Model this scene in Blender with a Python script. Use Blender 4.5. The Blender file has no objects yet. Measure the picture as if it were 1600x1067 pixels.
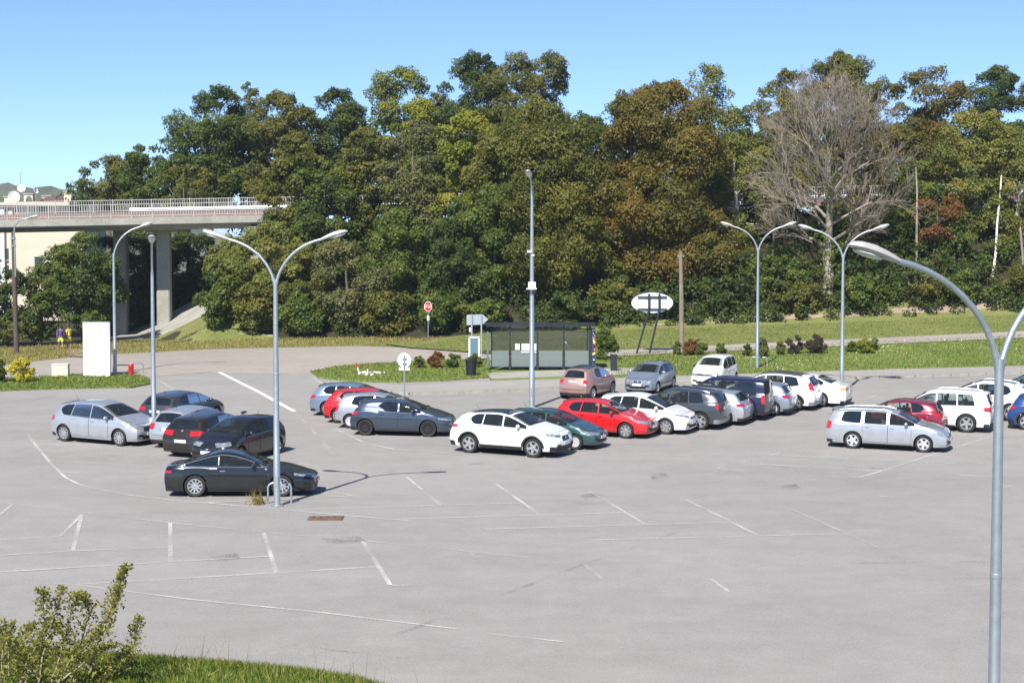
import bpy, bmesh, math, random
import numpy as np
from mathutils import Vector, Matrix, geometry
random.seed(7); RNG = np.random.default_rng(11)
R = math.radians
scene = bpy.context.scene
COL = scene.collection

# ------------------------------------------------------------------ camera
F_PX, CX, CY, HORIZON, CAM_Z = 2511.0, 800.0, 533.5, 395.0, 7.6
PITCH = math.atan((CY - HORIZON) / F_PX)
cam_data = bpy.data.cameras.new('camera')
cam_data.sensor_width = 36.0
cam_data.lens = 36.0 * F_PX / 1600.0
cam_data.clip_start = 0.5
cam_data.clip_end = 9000
cam = bpy.data.objects.new('camera', cam_data)
cam.location = (0, 0, CAM_Z)
cam.rotation_euler = (math.pi / 2 - PITCH, 0, 0)
COL.objects.link(cam)
scene.camera = cam

# ------------------------------------------------------------------ sky and sun
SUN_EL, SUN_AZ = R(46), R(199.5)          # azimuth clockwise from +Y: behind the camera, to its left
world = bpy.data.worlds.new('World'); scene.world = world; world.use_nodes = True
wn, wl = world.node_tree.nodes, world.node_tree.links
wn.clear()
sky = wn.new('ShaderNodeTexSky'); sky.sky_type = 'NISHITA'; sky.sun_disc = False
sky.sun_elevation = SUN_EL; sky.sun_rotation = SUN_AZ
sky.altitude = 3000; sky.air_density = 0.75; sky.dust_density = 0.0; sky.ozone_density = 4.5
bg = wn.new('ShaderNodeBackground'); bg.inputs['Strength'].default_value = 0.112
wo = wn.new('ShaderNodeOutputWorld')
wl.new(sky.outputs[0], bg.inputs[0]); wl.new(bg.outputs[0], wo.inputs[0])
sun_data = bpy.data.lights.new('sun', 'SUN'); sun_data.energy = 4.7; sun_data.angle = R(0.53)
sun_data.color = (1.0, 0.955, 0.88)
sun = bpy.data.objects.new('sun', sun_data)
sun_dir = Vector((math.sin(SUN_AZ) * math.cos(SUN_EL), math.cos(SUN_AZ) * math.cos(SUN_EL), math.sin(SUN_EL)))
sun.rotation_euler = sun_dir.to_track_quat('Z', 'Y').to_euler()
sun.location = sun_dir * 200
COL.objects.link(sun)
scene.view_settings.view_transform = 'Standard'; scene.view_settings.look = 'None'
scene.view_settings.gamma = 1.0; scene.view_settings.use_curve_mapping = False
scene.view_settings.exposure = 0.8
scene.render.engine = 'CYCLES'
scene.cycles.max_bounces = 10; scene.cycles.diffuse_bounces = 6; scene.cycles.transmission_bounces = 8; scene.cycles.transparent_max_bounces = 12
scene.cycles.use_denoising = True

# ------------------------------------------------------------------ terrain height and pixel helpers
_GX = [-70, -45, -33, -20, -6, 7, 20, 40, 70]
_GS = [-0.022, -0.022, -0.016, 0.004, 0.022, 0.030, 0.050, 0.083, 0.10]
def smooth(t):
    t = min(1.0, max(0.0, t)); return t * t * (3 - 2 * t)
EMB_TOP = 9.7
def road_z(X):                      # level of the road on the bridge and its embankment
    return 10.05 + 0.019 * (min(X, 60) + 41)
def h(X, Y):
    if Y < 48: z = (Y - 48) * 0.015
    elif Y < 55: z = 0.0
    elif Y < 92: z = 0.03 * (Y - 55)
    else:
        z = 1.11 + (min(Y, 128) - 92) * float(np.interp(X, _GX, _GS))
    if Y > 112 and X > -36:
        top = road_z(X) - 0.25
        front = z + (top - z) * (Y - 117.5) / 12.7
        end = 0.2 + 0.53 * (X + 33) + 0.184 * (Y - 138)      # paved slope at the bridge end
        z = max(z, min(front, end, top))
    return z
def ray(x, y):
    a, b = (x - CX) / F_PX, (y - CY) / F_PX
    ca, sa = math.cos(PITCH), math.sin(PITCH)
    return Vector((a, ca - b * sa, -sa - b * ca))
def at(x, y, Y):                    # point at depth Y seen at a photo pixel
    d = ray(x, y); return Vector((0, 0, CAM_Z)) + d * (Y / d.y)
def G(x, y, lo=20.0, hi=200.0):     # point of the ground seen at a photo pixel
    d = ray(x, y); prev = lo
    Y = lo
    while Y < hi:
        p = Vector((0, 0, CAM_Z)) + d * (Y / d.y)
        if p.z <= h(p.x, p.y):
            a, b = prev, Y
            for _ in range(22):
                m = (a + b) / 2; p = Vector((0, 0, CAM_Z)) + d * (m / d.y)
                if p.z <= h(p.x, p.y): b = m
                else: a = m
            p = Vector((0, 0, CAM_Z)) + d * (b / d.y)
            return Vector((p.x, p.y, h(p.x, p.y)))
        prev = Y; Y += 0.5
    p = Vector((0, 0, CAM_Z)) + d * (hi / d.y)
    return Vector((p.x, p.y, h(p.x, p.y)))
def xy(x, y): p = G(x, y); return (p.x, p.y)

# ------------------------------------------------------------------ materials
def new_mat(name):
    m = bpy.data.materials.new(name); m.use_nodes = True
    nt = m.node_tree; nt.nodes.clear()
    out = nt.nodes.new('ShaderNodeOutputMaterial')
    return m, nt, out
def N(nt, t, **kw):
    n = nt.nodes.new(t)
    for k, v in kw.items():
        if k in n.inputs: n.inputs[k].default_value = v
        else: setattr(n, k, v)
    return n
def ramp(nt, stops, fac):
    r = nt.nodes.new('ShaderNodeValToRGB')
    e = r.color_ramp.elements
    while len(e) > 1: e.remove(e[0])
    for i, (p, c) in enumerate(stops):
        el = e[0] if i == 0 else e.new(p)
        el.position = p; el.color = (*c, 1)
    nt.links.new(fac, r.inputs[0]); return r
def mat(name, col, rough=0.6, metal=0.0, var=0.12, scale=6.0, bump=0.0, coat=0.0, spec=0.5, coord='Object'):
    m, nt, out = new_mat(name)
    b = N(nt, 'ShaderNodeBsdfPrincipled', Roughness=rough, Metallic=metal)
    b.inputs['Coat Weight'].default_value = coat; b.inputs['Coat Roughness'].default_value = 0.04
    b.inputs['Specular IOR Level'].default_value = spec
    nt.links.new(b.outputs[0], out.inputs[0])
    if var > 0:
        tc = N(nt, 'ShaderNodeTexCoord')
        nz = N(nt, 'ShaderNodeTexNoise', Scale=scale, Detail=5.0, Roughness=0.6)
        nt.links.new(tc.outputs[coord], nz.inputs['Vector'])
        lo = tuple(c * (1 - var) for c in col); hi = tuple(min(1, c * (1 + var)) for c in col)
        r = ramp(nt, [(0.3, lo), (0.7, hi)], nz.outputs[0])
        nt.links.new(r.outputs[0], b.inputs['Base Color'])
        if bump:
            bp = N(nt, 'ShaderNodeBump', Strength=bump, Distance=0.02)
            nt.links.new(nz.outputs[0], bp.inputs['Height']); nt.links.new(bp.outputs[0], b.inputs['Normal'])
    else:
        b.inputs['Base Color'].default_value = (*col, 1)
    return m
def ground_mat(name, stops, big=0.15, fine=18.0, bump=0.3, rough=0.95, mixfine=0.5, speck=None):
    m, nt, out = new_mat(name); L = nt.links
    b = N(nt, 'ShaderNodeBsdfPrincipled', Roughness=rough); b.inputs['Specular IOR Level'].default_value = 0.25
    L.new(b.outputs[0], out.inputs[0])
    tc = N(nt, 'ShaderNodeTexCoord')
    n1 = N(nt, 'ShaderNodeTexNoise', Scale=big, Detail=6.0, Roughness=0.62)
    n2 = N(nt, 'ShaderNodeTexNoise', Scale=fine, Detail=6.0, Roughness=0.75)
    L.new(tc.outputs['Object'], n1.inputs['Vector']); L.new(tc.outputs['Object'], n2.inputs['Vector'])
    mx = N(nt, 'ShaderNodeMix'); mx.inputs['Factor'].default_value = mixfine
    L.new(n1.outputs[0], mx.inputs['A']); L.new(n2.outputs[0], mx.inputs['B'])
    r = ramp(nt, stops, mx.outputs['Result'])
    L.new(r.outputs[0], b.inputs['Base Color'])
    bp = N(nt, 'ShaderNodeBump', Strength=bump, Distance=0.02)
    L.new(n2.outputs[0], bp.inputs['Height']); L.new(bp.outputs[0], b.inputs['Normal'])
    return m
def leaf_mat(name, stops, trans=0.42, rough=0.5):
    m, nt, out = new_mat(name); L = nt.links
    at_ = N(nt, 'ShaderNodeAttribute'); at_.attribute_name = 'tint'
    r = ramp(nt, stops, at_.outputs['Fac'])
    b = N(nt, 'ShaderNodeBsdfPrincipled', Roughness=rough); b.inputs['Specular IOR Level'].default_value = 0.3
    t = N(nt, 'ShaderNodeBsdfTranslucent'); mx = N(nt, 'ShaderNodeMixShader'); mx.inputs[0].default_value = trans
    L.new(r.outputs[0], b.inputs['Base Color']); L.new(r.outputs[0], t.inputs['Color'])
    L.new(b.outputs[0], mx.inputs[1]); L.new(t.outputs[0], mx.inputs[2]); L.new(mx.outputs[0], out.inputs[0])
    return m
def asphalt_mat(name, c0, c1, seams=True):
    m, nt, out = new_mat(name); L = nt.links
    b = N(nt, 'ShaderNodeBsdfPrincipled', Roughness=0.93); b.inputs['Specular IOR Level'].default_value = 0.25
    L.new(b.outputs[0], out.inputs[0])
    tc = N(nt, 'ShaderNodeTexCoord')
    def noise(s, d=6.0, ro=0.6, stretch=None):
        n = N(nt, 'ShaderNodeTexNoise', Scale=s, Detail=d, Roughness=ro)
        if stretch:
            mp = N(nt, 'ShaderNodeMapping'); mp.inputs['Scale'].default_value = stretch[0]; mp.inputs['Rotation'].default_value = (0, 0, stretch[1])
            L.new(tc.outputs['Object'], mp.inputs[0]); L.new(mp.outputs[0], n.inputs['Vector'])
        else: L.new(tc.outputs['Object'], n.inputs['Vector'])
        return n
    big = noise(0.07, 5, 0.65); mid = noise(0.9, 6, 0.7); fine = noise(22, 4, 0.8)
    streak = noise(0.35, 4, 0.6, ((0.12, 1.0, 1.0), R(-24)))
    def mix(a, bb, f):
        x = N(nt, 'ShaderNodeMix'); x.inputs['Factor'].default_value = f
        L.new(a, x.inputs['A']); L.new(bb, x.inputs['B']); return x.outputs['Result']
    v = mix(mix(mix(big.outputs[0], streak.outputs[0], 0.4), mid.outputs[0], 0.35), fine.outputs[0], 0.42)
    r = ramp(nt, [(0.39, c0), (0.5, tuple((a + b_) / 2 for a, b_ in zip(c0, c1))), (0.61, c1)], v)
    # dark stone specks
    vo = N(nt, 'ShaderNodeTexVoronoi', Scale=30.0); L.new(tc.outputs['Object'], vo.inputs['Vector'])
    sp = ramp(nt, [(0.0, (0.62, 0.62, 0.62)), (0.30, (1, 1, 1)), (0.75, (1, 1, 1)), (0.95, (1.25, 1.25, 1.22))], vo.outputs['Distance'])
    mm = N(nt, 'ShaderNodeMix'); mm.data_type = 'RGBA'; mm.blend_type = 'MULTIPLY'; mm.inputs['Factor'].default_value = 0.8
    L.new(r.outputs[0], mm.inputs['A']); L.new(sp.outputs[0], mm.inputs['B'])
    # oil spots with a shape of their own
    oil = noise(0.55, 3, 0.5); orr = ramp(nt, [(0.70, (1, 1, 1)), (0.78, (0.72, 0.70, 0.68))], oil.outputs[0])
    m2 = N(nt, 'ShaderNodeMix'); m2.data_type = 'RGBA'; m2.blend_type = 'MULTIPLY'; m2.inputs['Factor'].default_value = 0.7
    L.new(mm.outputs['Result'], m2.inputs['A']); L.new(orr.outputs[0], m2.inputs['B'])
    L.new(m2.outputs['Result'], b.inputs['Base Color'])
    bp = N(nt, 'ShaderNodeBump', Strength=0.35, Distance=0.012)
    L.new(fine.outputs[0], bp.inputs['Height']); L.new(bp.outputs[0], b.inputs['Normal'])
    return m
def worn_paint(name, paint, base, wear):
    m, nt, out = new_mat(name); L = nt.links
    b = N(nt, 'ShaderNodeBsdfPrincipled', Roughness=0.85); b.inputs['Specular IOR Level'].default_value = 0.3
    tr = N(nt, 'ShaderNodeBsdfTransparent'); mx = N(nt, 'ShaderNodeMixShader')
    tc = N(nt, 'ShaderNodeTexCoord')
    n1 = N(nt, 'ShaderNodeTexNoise', Scale=0.5, Detail=3.0); n2 = N(nt, 'ShaderNodeTexNoise', Scale=14.0, Detail=6.0, Roughness=0.8)
    L.new(tc.outputs['Object'], n1.inputs['Vector']); L.new(tc.outputs['Object'], n2.inputs['Vector'])
    x = N(nt, 'ShaderNodeMix'); x.inputs['Factor'].default_value = 0.55
    L.new(n1.outputs[0], x.inputs['A']); L.new(n2.outputs[0], x.inputs['B'])
    r = ramp(nt, [(wear - 0.10, (0, 0, 0)), (wear + 0.12, (1, 1, 1))], x.outputs['Result'])
    b.inputs['Base Color'].default_value = (*paint, 1)
    L.new(r.outputs[0], mx.inputs[0]); L.new(tr.outputs[0], mx.inputs[1]); L.new(b.outputs[0], mx.inputs[2]); L.new(mx.outputs[0], out.inputs[0])
    return m
def paint_mat(name, col, metal=0.35, rough=0.32):
    m, nt, out = new_mat(name); L = nt.links
    b = N(nt, 'ShaderNodeBsdfPrincipled', Roughness=rough, Metallic=metal)
    b.inputs['Coat Weight'].default_value = 1.0; b.inputs['Coat Roughness'].default_value = 0.03
    tc = N(nt, 'ShaderNodeTexCoord'); nz = N(nt, 'ShaderNodeTexNoise', Scale=3.0, Detail=5.0)
    L.new(tc.outputs['Object'], nz.inputs['Vector'])
    r = ramp(nt, [(0.35, tuple(c * 0.94 for c in col)), (0.65, tuple(min(1, c * 1.04) for c in col))], nz.outputs[0])
    rr = N(nt, 'ShaderNodeMapRange'); rr.inputs['To Min'].default_value = 0.02; rr.inputs['To Max'].default_value = 0.10
    L.new(nz.outputs[0], rr.inputs['Value']); L.new(rr.outputs[0], b.inputs['Coat Roughness'])
    L.new(r.outputs[0], b.inputs['Base Color']); L.new(b.outputs[0], out.inputs[0])
    return m
def clear_glass(name, tint, alpha, rough=0.02):
    m, nt, out = new_mat(name); L = nt.links
    g = N(nt, 'ShaderNodeBsdfGlossy', Roughness=rough); t = N(nt, 'ShaderNodeBsdfTransparent'); d = N(nt, 'ShaderNodeBsdfDiffuse')
    t.inputs[0].default_value = (*tint, 1); d.inputs[0].default_value = (*tint, 1)
    m1 = N(nt, 'ShaderNodeMixShader'); m1.inputs[0].default_value = alpha
    L.new(t.outputs[0], m1.inputs[1]); L.new(d.outputs[0], m1.inputs[2])
    fr = N(nt, 'ShaderNodeFresnel'); fr.inputs[0].default_value = 1.45
    m2 = N(nt, 'ShaderNodeMixShader')
    L.new(fr.outputs[0], m2.inputs[0]); L.new(m1.outputs[0], m2.inputs[1]); L.new(g.outputs[0], m2.inputs[2]); L.new(m2.outputs[0], out.inputs[0])
    return m

M = {}
M['asphalt'] = asphalt_mat('parking_asphalt', (0.215, 0.203, 0.192), (0.325, 0.309, 0.293))
M['road'] = asphalt_mat('old_road_asphalt', (0.25, 0.218, 0.19), (0.37, 0.33, 0.29))
M['pavement'] = asphalt_mat('pavement_asphalt', (0.25, 0.235, 0.215), (0.36, 0.34, 0.31))
M['path'] = asphalt_mat('path_asphalt', (0.26, 0.235, 0.205), (0.37, 0.335, 0.295))
M['track'] = ground_mat('dirt_track', [(0.3, (0.17, 0.125, 0.092)), (0.5, (0.27, 0.21, 0.16)), (0.7, (0.35, 0.28, 0.21))], 0.3, 8)
M['grass'] = ground_mat('mown_grass', [(0.30, (0.070, 0.10, 0.022)), (0.45, (0.13, 0.175, 0.040)), (0.58, (0.18, 0.215, 0.06)), (0.72, (0.23, 0.215, 0.085))], 0.25, 9, 0.9)
M['dry_grass'] = ground_mat('dry_grass', [(0.30, (0.075, 0.095, 0.025)), (0.46, (0.14, 0.165, 0.046)), (0.6, (0.20, 0.195, 0.07)), (0.75, (0.27, 0.235, 0.115))], 0.3, 7, 0.9)
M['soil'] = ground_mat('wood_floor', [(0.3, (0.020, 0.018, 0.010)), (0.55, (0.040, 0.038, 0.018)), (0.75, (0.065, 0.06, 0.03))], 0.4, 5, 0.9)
M['concrete'] = ground_mat('weathered_concrete', [(0.3, (0.20, 0.19, 0.165)), (0.5, (0.31, 0.30, 0.265)), (0.7, (0.41, 0.395, 0.35))], 0.5, 6, 0.25)
M['pale_concrete'] = ground_mat('pale_concrete', [(0.3, (0.40, 0.37, 0.32)), (0.5, (0.52, 0.49, 0.43)), (0.7, (0.60, 0.57, 0.50))], 0.8, 10, 0.2)
M['gravel'] = ground_mat('gravel', [(0.3, (0.22, 0.205, 0.18)), (0.5, (0.36, 0.34, 0.30)), (0.7, (0.50, 0.48, 0.43))], 1.0, 12, 0.8)
M['line'] = worn_paint('worn_white_paint', (0.56, 0.55, 0.53), None, 0.50)
M['faint'] = worn_paint('faded_white_paint', (0.50, 0.49, 0.47), None, 0.55)
M['fresh'] = worn_paint('white_road_paint', (0.78, 0.78, 0.76), None, 0.36)
M['joint_and_shadow'] = worn_paint('joint_and_shadow_line', (0.20, 0.192, 0.185), None, 0.60)  # seam colour, shared with shadow lines painted on the asphalt
M['stain'] = worn_paint('rusty_stain', (0.20, 0.15, 0.115), None, 0.56)
M['oil'] = worn_paint('oil_stain', (0.11, 0.105, 0.10), None, 0.60)
M['patch'] = asphalt_mat('patched_asphalt', (0.19, 0.182, 0.175), (0.285, 0.273, 0.262))
M['galv'] = mat('galvanised_steel', (0.42, 0.46, 0.48), 0.48, 0.75, 0.10, 9)
M['lamp_shell'] = mat('lamp_shell', (0.46, 0.45, 0.43), 0.42, 0.2, 0.08, 8)
M['lens'] = mat('lamp_lens', (0.62, 0.62, 0.60), 0.2, 0.0, 0.05, 8)
M['dark_metal'] = mat('dark_painted_metal', (0.03, 0.036, 0.045), 0.45, 0.3, 0.15, 5)
M['blue_grey_metal'] = mat('blue_grey_metal', (0.14, 0.19, 0.22), 0.45, 0.4, 0.12, 5)
M['white_paint'] = mat('white_panel_paint', (0.80, 0.81, 0.84), 0.5, 0.0, 0.025, 2)
M['white_rail'] = mat('pale_rail_paint', (0.40, 0.385, 0.37), 0.55, 0.1, 0.12, 1.5)
M['cream'] = mat('cream_render', (0.60, 0.53, 0.42), 0.9, 0, 0.06, 0.8)
M['cream_box'] = mat('cream_box_paint', (0.72, 0.62, 0.46), 0.7, 0, 0.06, 3)
M['house_white'] = mat('white_render', (0.72, 0.73, 0.74), 0.9, 0, 0.05, 0.8)
M['roof_tile'] = mat('brown_roof_tile', (0.135, 0.085, 0.072), 0.85, 0, 0.3, 5)
M['rust_verge'] = ground_mat('rusty_verge', [(0.3, (0.13, 0.09, 0.075)), (0.5, (0.22, 0.15, 0.12)), (0.7, (0.30, 0.22, 0.18))], 0.7, 5)
M['pane'] = mat('house_window_glass', (0.04, 0.05, 0.06), 0.08, 0, 0.1, 2)
M['wood'] = mat('weathered_wood', (0.20, 0.165, 0.125), 0.9, 0, 0.25, 4, 0.4)
M['dark_wood'] = mat('dark_creosoted_wood', (0.085, 0.062, 0.05), 0.9, 0, 0.25, 4, 0.4)
M['bark'] = mat('bark', (0.12, 0.10, 0.075), 0.95, 0, 0.4, 3, 0.6)
M['grey_bark'] = mat('grey_bark', (0.26, 0.225, 0.18), 0.95, 0, 0.3, 3, 0.6)
M['twig'] = mat('dry_twigs', (0.235, 0.195, 0.155), 0.95, 0, 0.3, 0.6)
M['birch'] = mat('birch_bark', (0.62, 0.60, 0.55), 0.8, 0, 0.35, 2.2, 0.2)
M['red'] = mat('red_paint', (0.50, 0.02, 0.025), 0.4, 0, 0.1, 6)
M['sign_white'] = mat('sign_white', (0.78, 0.78, 0.78), 0.4, 0, 0.03, 5)
M['sign_back'] = mat('sign_back_aluminium', (0.42, 0.45, 0.50), 0.45, 0.4, 0.08, 3)
M['poster'] = mat('poster_navy', (0.025, 0.03, 0.085), 0.3, 0, 0.2, 3)
M['teal'] = mat('teal_panel', (0.11, 0.20, 0.235), 0.25, 0, 0.15, 3)
M['black_plastic'] = mat('black_plastic', (0.018, 0.018, 0.019), 0.6, 0, 0.15, 12)
M['tyre'] = mat('tyre_rubber', (0.022, 0.022, 0.022), 0.85, 0, 0.2, 14)
M['seam'] = mat('door_gap', (0.012, 0.012, 0.012), 0.8, 0, 0)
M['under'] = mat('underbody', (0.012, 0.012, 0.012), 0.9, 0, 0.2, 5)
M['glass'] = mat('car_glass', (0.010, 0.014, 0.016), 0.02, 0, 0.35, 2.5, 0, 0.0, 0.9)
M['car_glass_clear'] = clear_glass('tinted_car_glass', (0.46, 0.52, 0.50), 0.03)
M['cabin'] = mat('cabin_fabric', (0.055, 0.055, 0.058), 0.9, 0, 0.3, 6)
M['cabin_light'] = mat('cabin_grey_fabric', (0.16, 0.155, 0.15), 0.9, 0, 0.25, 6)
M['chrome'] = mat('chrome', (0.75, 0.76, 0.78), 0.12, 1.0, 0.05, 6)
M['alloy'] = mat('alloy_rim', (0.55, 0.56, 0.57), 0.35, 0.75, 0.1, 12)
M['dark_alloy'] = mat('dark_alloy_rim', (0.04, 0.04, 0.043), 0.4, 0.5, 0.1, 12)
M['hubcap'] = mat('plastic_hubcap', (0.50, 0.51, 0.52), 0.45, 0.2, 0.1, 12)
M['brake'] = mat('dark_brake_metal', (0.05, 0.05, 0.05), 0.7, 0.3, 0.2, 8)  # dark metal of the disc inside each wheel
M['headlight'] = mat('headlight_lens', (0.34, 0.37, 0.39), 0.06, 0.5, 0.75, 16, 0, 1.0)
M['taillight'] = mat('taillight_lens', (0.40, 0.012, 0.016), 0.12, 0, 0.3, 12, 0, 1.0)
M['amber'] = mat('amber_lens', (0.62, 0.30, 0.12), 0.12, 0, 0.2, 12, 0, 1.0)
M['plate'] = mat('number_plate', (0.70, 0.70, 0.68), 0.5, 0, 0.08, 12)
M['plate_blue'] = mat('number_plate_blue', (0.03, 0.07, 0.35), 0.5, 0, 0)
M['grille'] = mat('grille_black', (0.015, 0.015, 0.016), 0.4, 0.2, 0.3, 25)
M['skin'] = mat('skin', (0.42, 0.25, 0.17), 0.6, 0, 0.06, 8)
M['skin_dark'] = mat('skin_tanned', (0.26, 0.145, 0.095), 0.6, 0, 0.06, 8)
M['hair'] = mat('dark_hair', (0.018, 0.013, 0.010), 0.6, 0, 0.2, 20)
M['purple'] = mat('purple_shirt', (0.085, 0.04, 0.24), 0.85, 0, 0.1, 10)
M['yellow'] = mat('yellow_sportswear', (0.75, 0.62, 0.07), 0.85, 0, 0.08, 10)
M['lime'] = mat('lime_shorts', (0.55, 0.75, 0.12), 0.85, 0, 0.08, 10)
M['shoe'] = mat('white_shoes', (0.65, 0.65, 0.65), 0.7, 0, 0.08, 10)
M['manhole'] = mat('rusty_iron', (0.16, 0.095, 0.07), 0.8, 0.2, 0.3, 9, 0.3)
M['shelter_glass'] = clear_glass('tinted_shelter_glass', (0.58, 0.59, 0.57), 0.05)
M['frosted'] = clear_glass('frosted_shelter_glass', (0.42, 0.49, 0.48), 0.36, 0.2)

# ------------------------------------------------------------------ mesh and object helpers
def tag(o, label=None, cat=None, group=None, kind=None):
    if label: o['label'] = label
    if cat: o['category'] = cat
    if group: o['group'] = group
    if kind: o['kind'] = kind
    return o
def empty(name, loc=(0, 0, 0), rz=0.0, parent=None):
    o = bpy.data.objects.new(name, None); COL.objects.link(o)
    o.location = loc; o.rotation_euler = (0, 0, rz); o.empty_display_size = 0.3
    if parent: o.parent = parent
    return o
def link(name, me, m=None, parent=None, loc=None, rz=None):
    if m is not None and len(me.materials) == 0:
        for k in (m if isinstance(m, (list, tuple)) else [m]): me.materials.append(M[k] if isinstance(k, str) else k)
    o = bpy.data.objects.new(name, me); COL.objects.link(o)
    if parent: o.parent = parent
    if loc is not None: o.location = loc
    if rz is not None: o.rotation_euler = (0, 0, rz)
    return o
class MB:
    """collects simple shapes into ONE mesh object"""
    def __init__(s): s.v = []; s.f = []; s.sm = []
    def add(s, verts, faces, sm=False):
        b = len(s.v); s.v += [tuple(v) for v in verts]; s.f += [tuple(i + b for i in f) for f in faces]; s.sm += [sm] * len(faces)
        return s
    def box(s, c, d, rz=0.0, rot=None):
        x, y, z = (k / 2 for k in d); pts = []
        mrot = rot if rot is not None else Matrix.Rotation(rz, 3, 'Z')
        for i in (-1, 1):
            for j in (-1, 1):
                for k in (-1, 1): pts.append(Vector(c) + mrot @ Vector((i * x, j * y, k * z)))
        return s.add(pts, [(0, 1, 3, 2), (4, 6, 7, 5), (0, 4, 5, 1), (2, 3, 7, 6), (0, 2, 6, 4), (1, 5, 7, 3)])
    def tube(s, pts, r, n=8, cap=True):
        pts = [Vector(p) for p in pts]; rr = r if isinstance(r, (list, tuple)) else [r] * len(pts)
        vs = []; up = Vector((0, 0, 1)); prev = None
        for i, p in enumerate(pts):
            t = (pts[min(i + 1, len(pts) - 1)] - pts[max(i - 1, 0)]).normalized()
            if prev is None:
                a = t.cross(up) if abs(t.z) < 0.95 else t.cross(Vector((1, 0, 0)))
                a.normalize()
            else:
                a = (prev - t * prev.dot(t)).normalized()
            prev = a; b = t.cross(a)
            for k in range(n):
                th = 2 * math.pi * k / n
                vs.append(p + (a * math.cos(th) + b * math.sin(th)) * rr[i])
        fs = []
        for i in range(len(pts) - 1):
            for k in range(n):
                fs.append((i * n + k, i * n + (k + 1) % n, (i + 1) * n + (k + 1) % n, (i + 1) * n + k))
        if cap:
            fs.append(tuple(range(n))[::-1]); fs.append(tuple((len(pts) - 1) * n + k for k in range(n)))
        return s.add(vs, fs, True)
    def lathe(s, prof, n=16, axis='Z', c=(0, 0, 0)):
        vs = []
        for (r_, z_) in prof:
            for k in range(n):
                th = 2 * math.pi * k / n; a, b = r_ * math.cos(th), r_ * math.sin(th)
                vs.append(Vector(c) + (Vector((a, b, z_)) if axis == 'Z' else Vector((a, z_, b))))
        fs = [(i * n + k, i * n + (k + 1) % n, (i + 1) * n + (k + 1) % n, (i + 1) * n + k) for i in range(len(prof) - 1) for k in range(n)]
        return s.add(vs, fs, True)
    def ell(s, c, d, n=12, m=8, rot=None):
        vs = []; rot = rot or Matrix.Identity(3)
        for i in range(m + 1):
            ph = math.pi * i / m
            for k in range(n):
                th = 2 * math.pi * k / n
                vs.append(Vector(c) + rot @ Vector((d[0] * math.sin(ph) * math.cos(th), d[1] * math.sin(ph) * math.sin(th), d[2] * math.cos(ph))))
        fs = [(i * n + k, (i + 1) * n + k, (i + 1) * n + (k + 1) % n, i * n + (k + 1) % n) for i in range(m) for k in range(n)]
        return s.add(vs, fs, True)
    def prism(s, poly, y0, y1, plane='XZ'):
        n = len(poly); vs = []
        for yy in (y0, y1):
            for (a, b) in poly:
                vs.append((a, yy, b) if plane == 'XZ' else (a, b, yy))
        return s.add(vs, [tuple(range(n)), tuple(range(n, 2 * n))[::-1]] + [(i, (i + 1) % n, n + (i + 1) % n, n + i) for i in range(n)])
    def mesh(s, name):
        me = bpy.data.meshes.new(name); me.from_pydata(s.v, [], s.f)
        me.polygons.foreach_set('use_smooth', s.sm)
        bm = bmesh.new(); bm.from_mesh(me); bmesh.ops.recalc_face_normals(bm, faces=bm.faces); bm.to_mesh(me); bm.free()
        me.set_sharp_from_angle(angle=R(40)); me.update(); return me
    def build(s, name, m, parent=None, loc=None, rz=None):
        return link(name, s.mesh(name), m, parent, loc, rz)
def copy_tree(o, parent=None):
    c = o.copy(); COL.objects.link(c); c.parent = parent
    for ch in list(o.children): copy_tree(ch, c)
    return c

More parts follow.
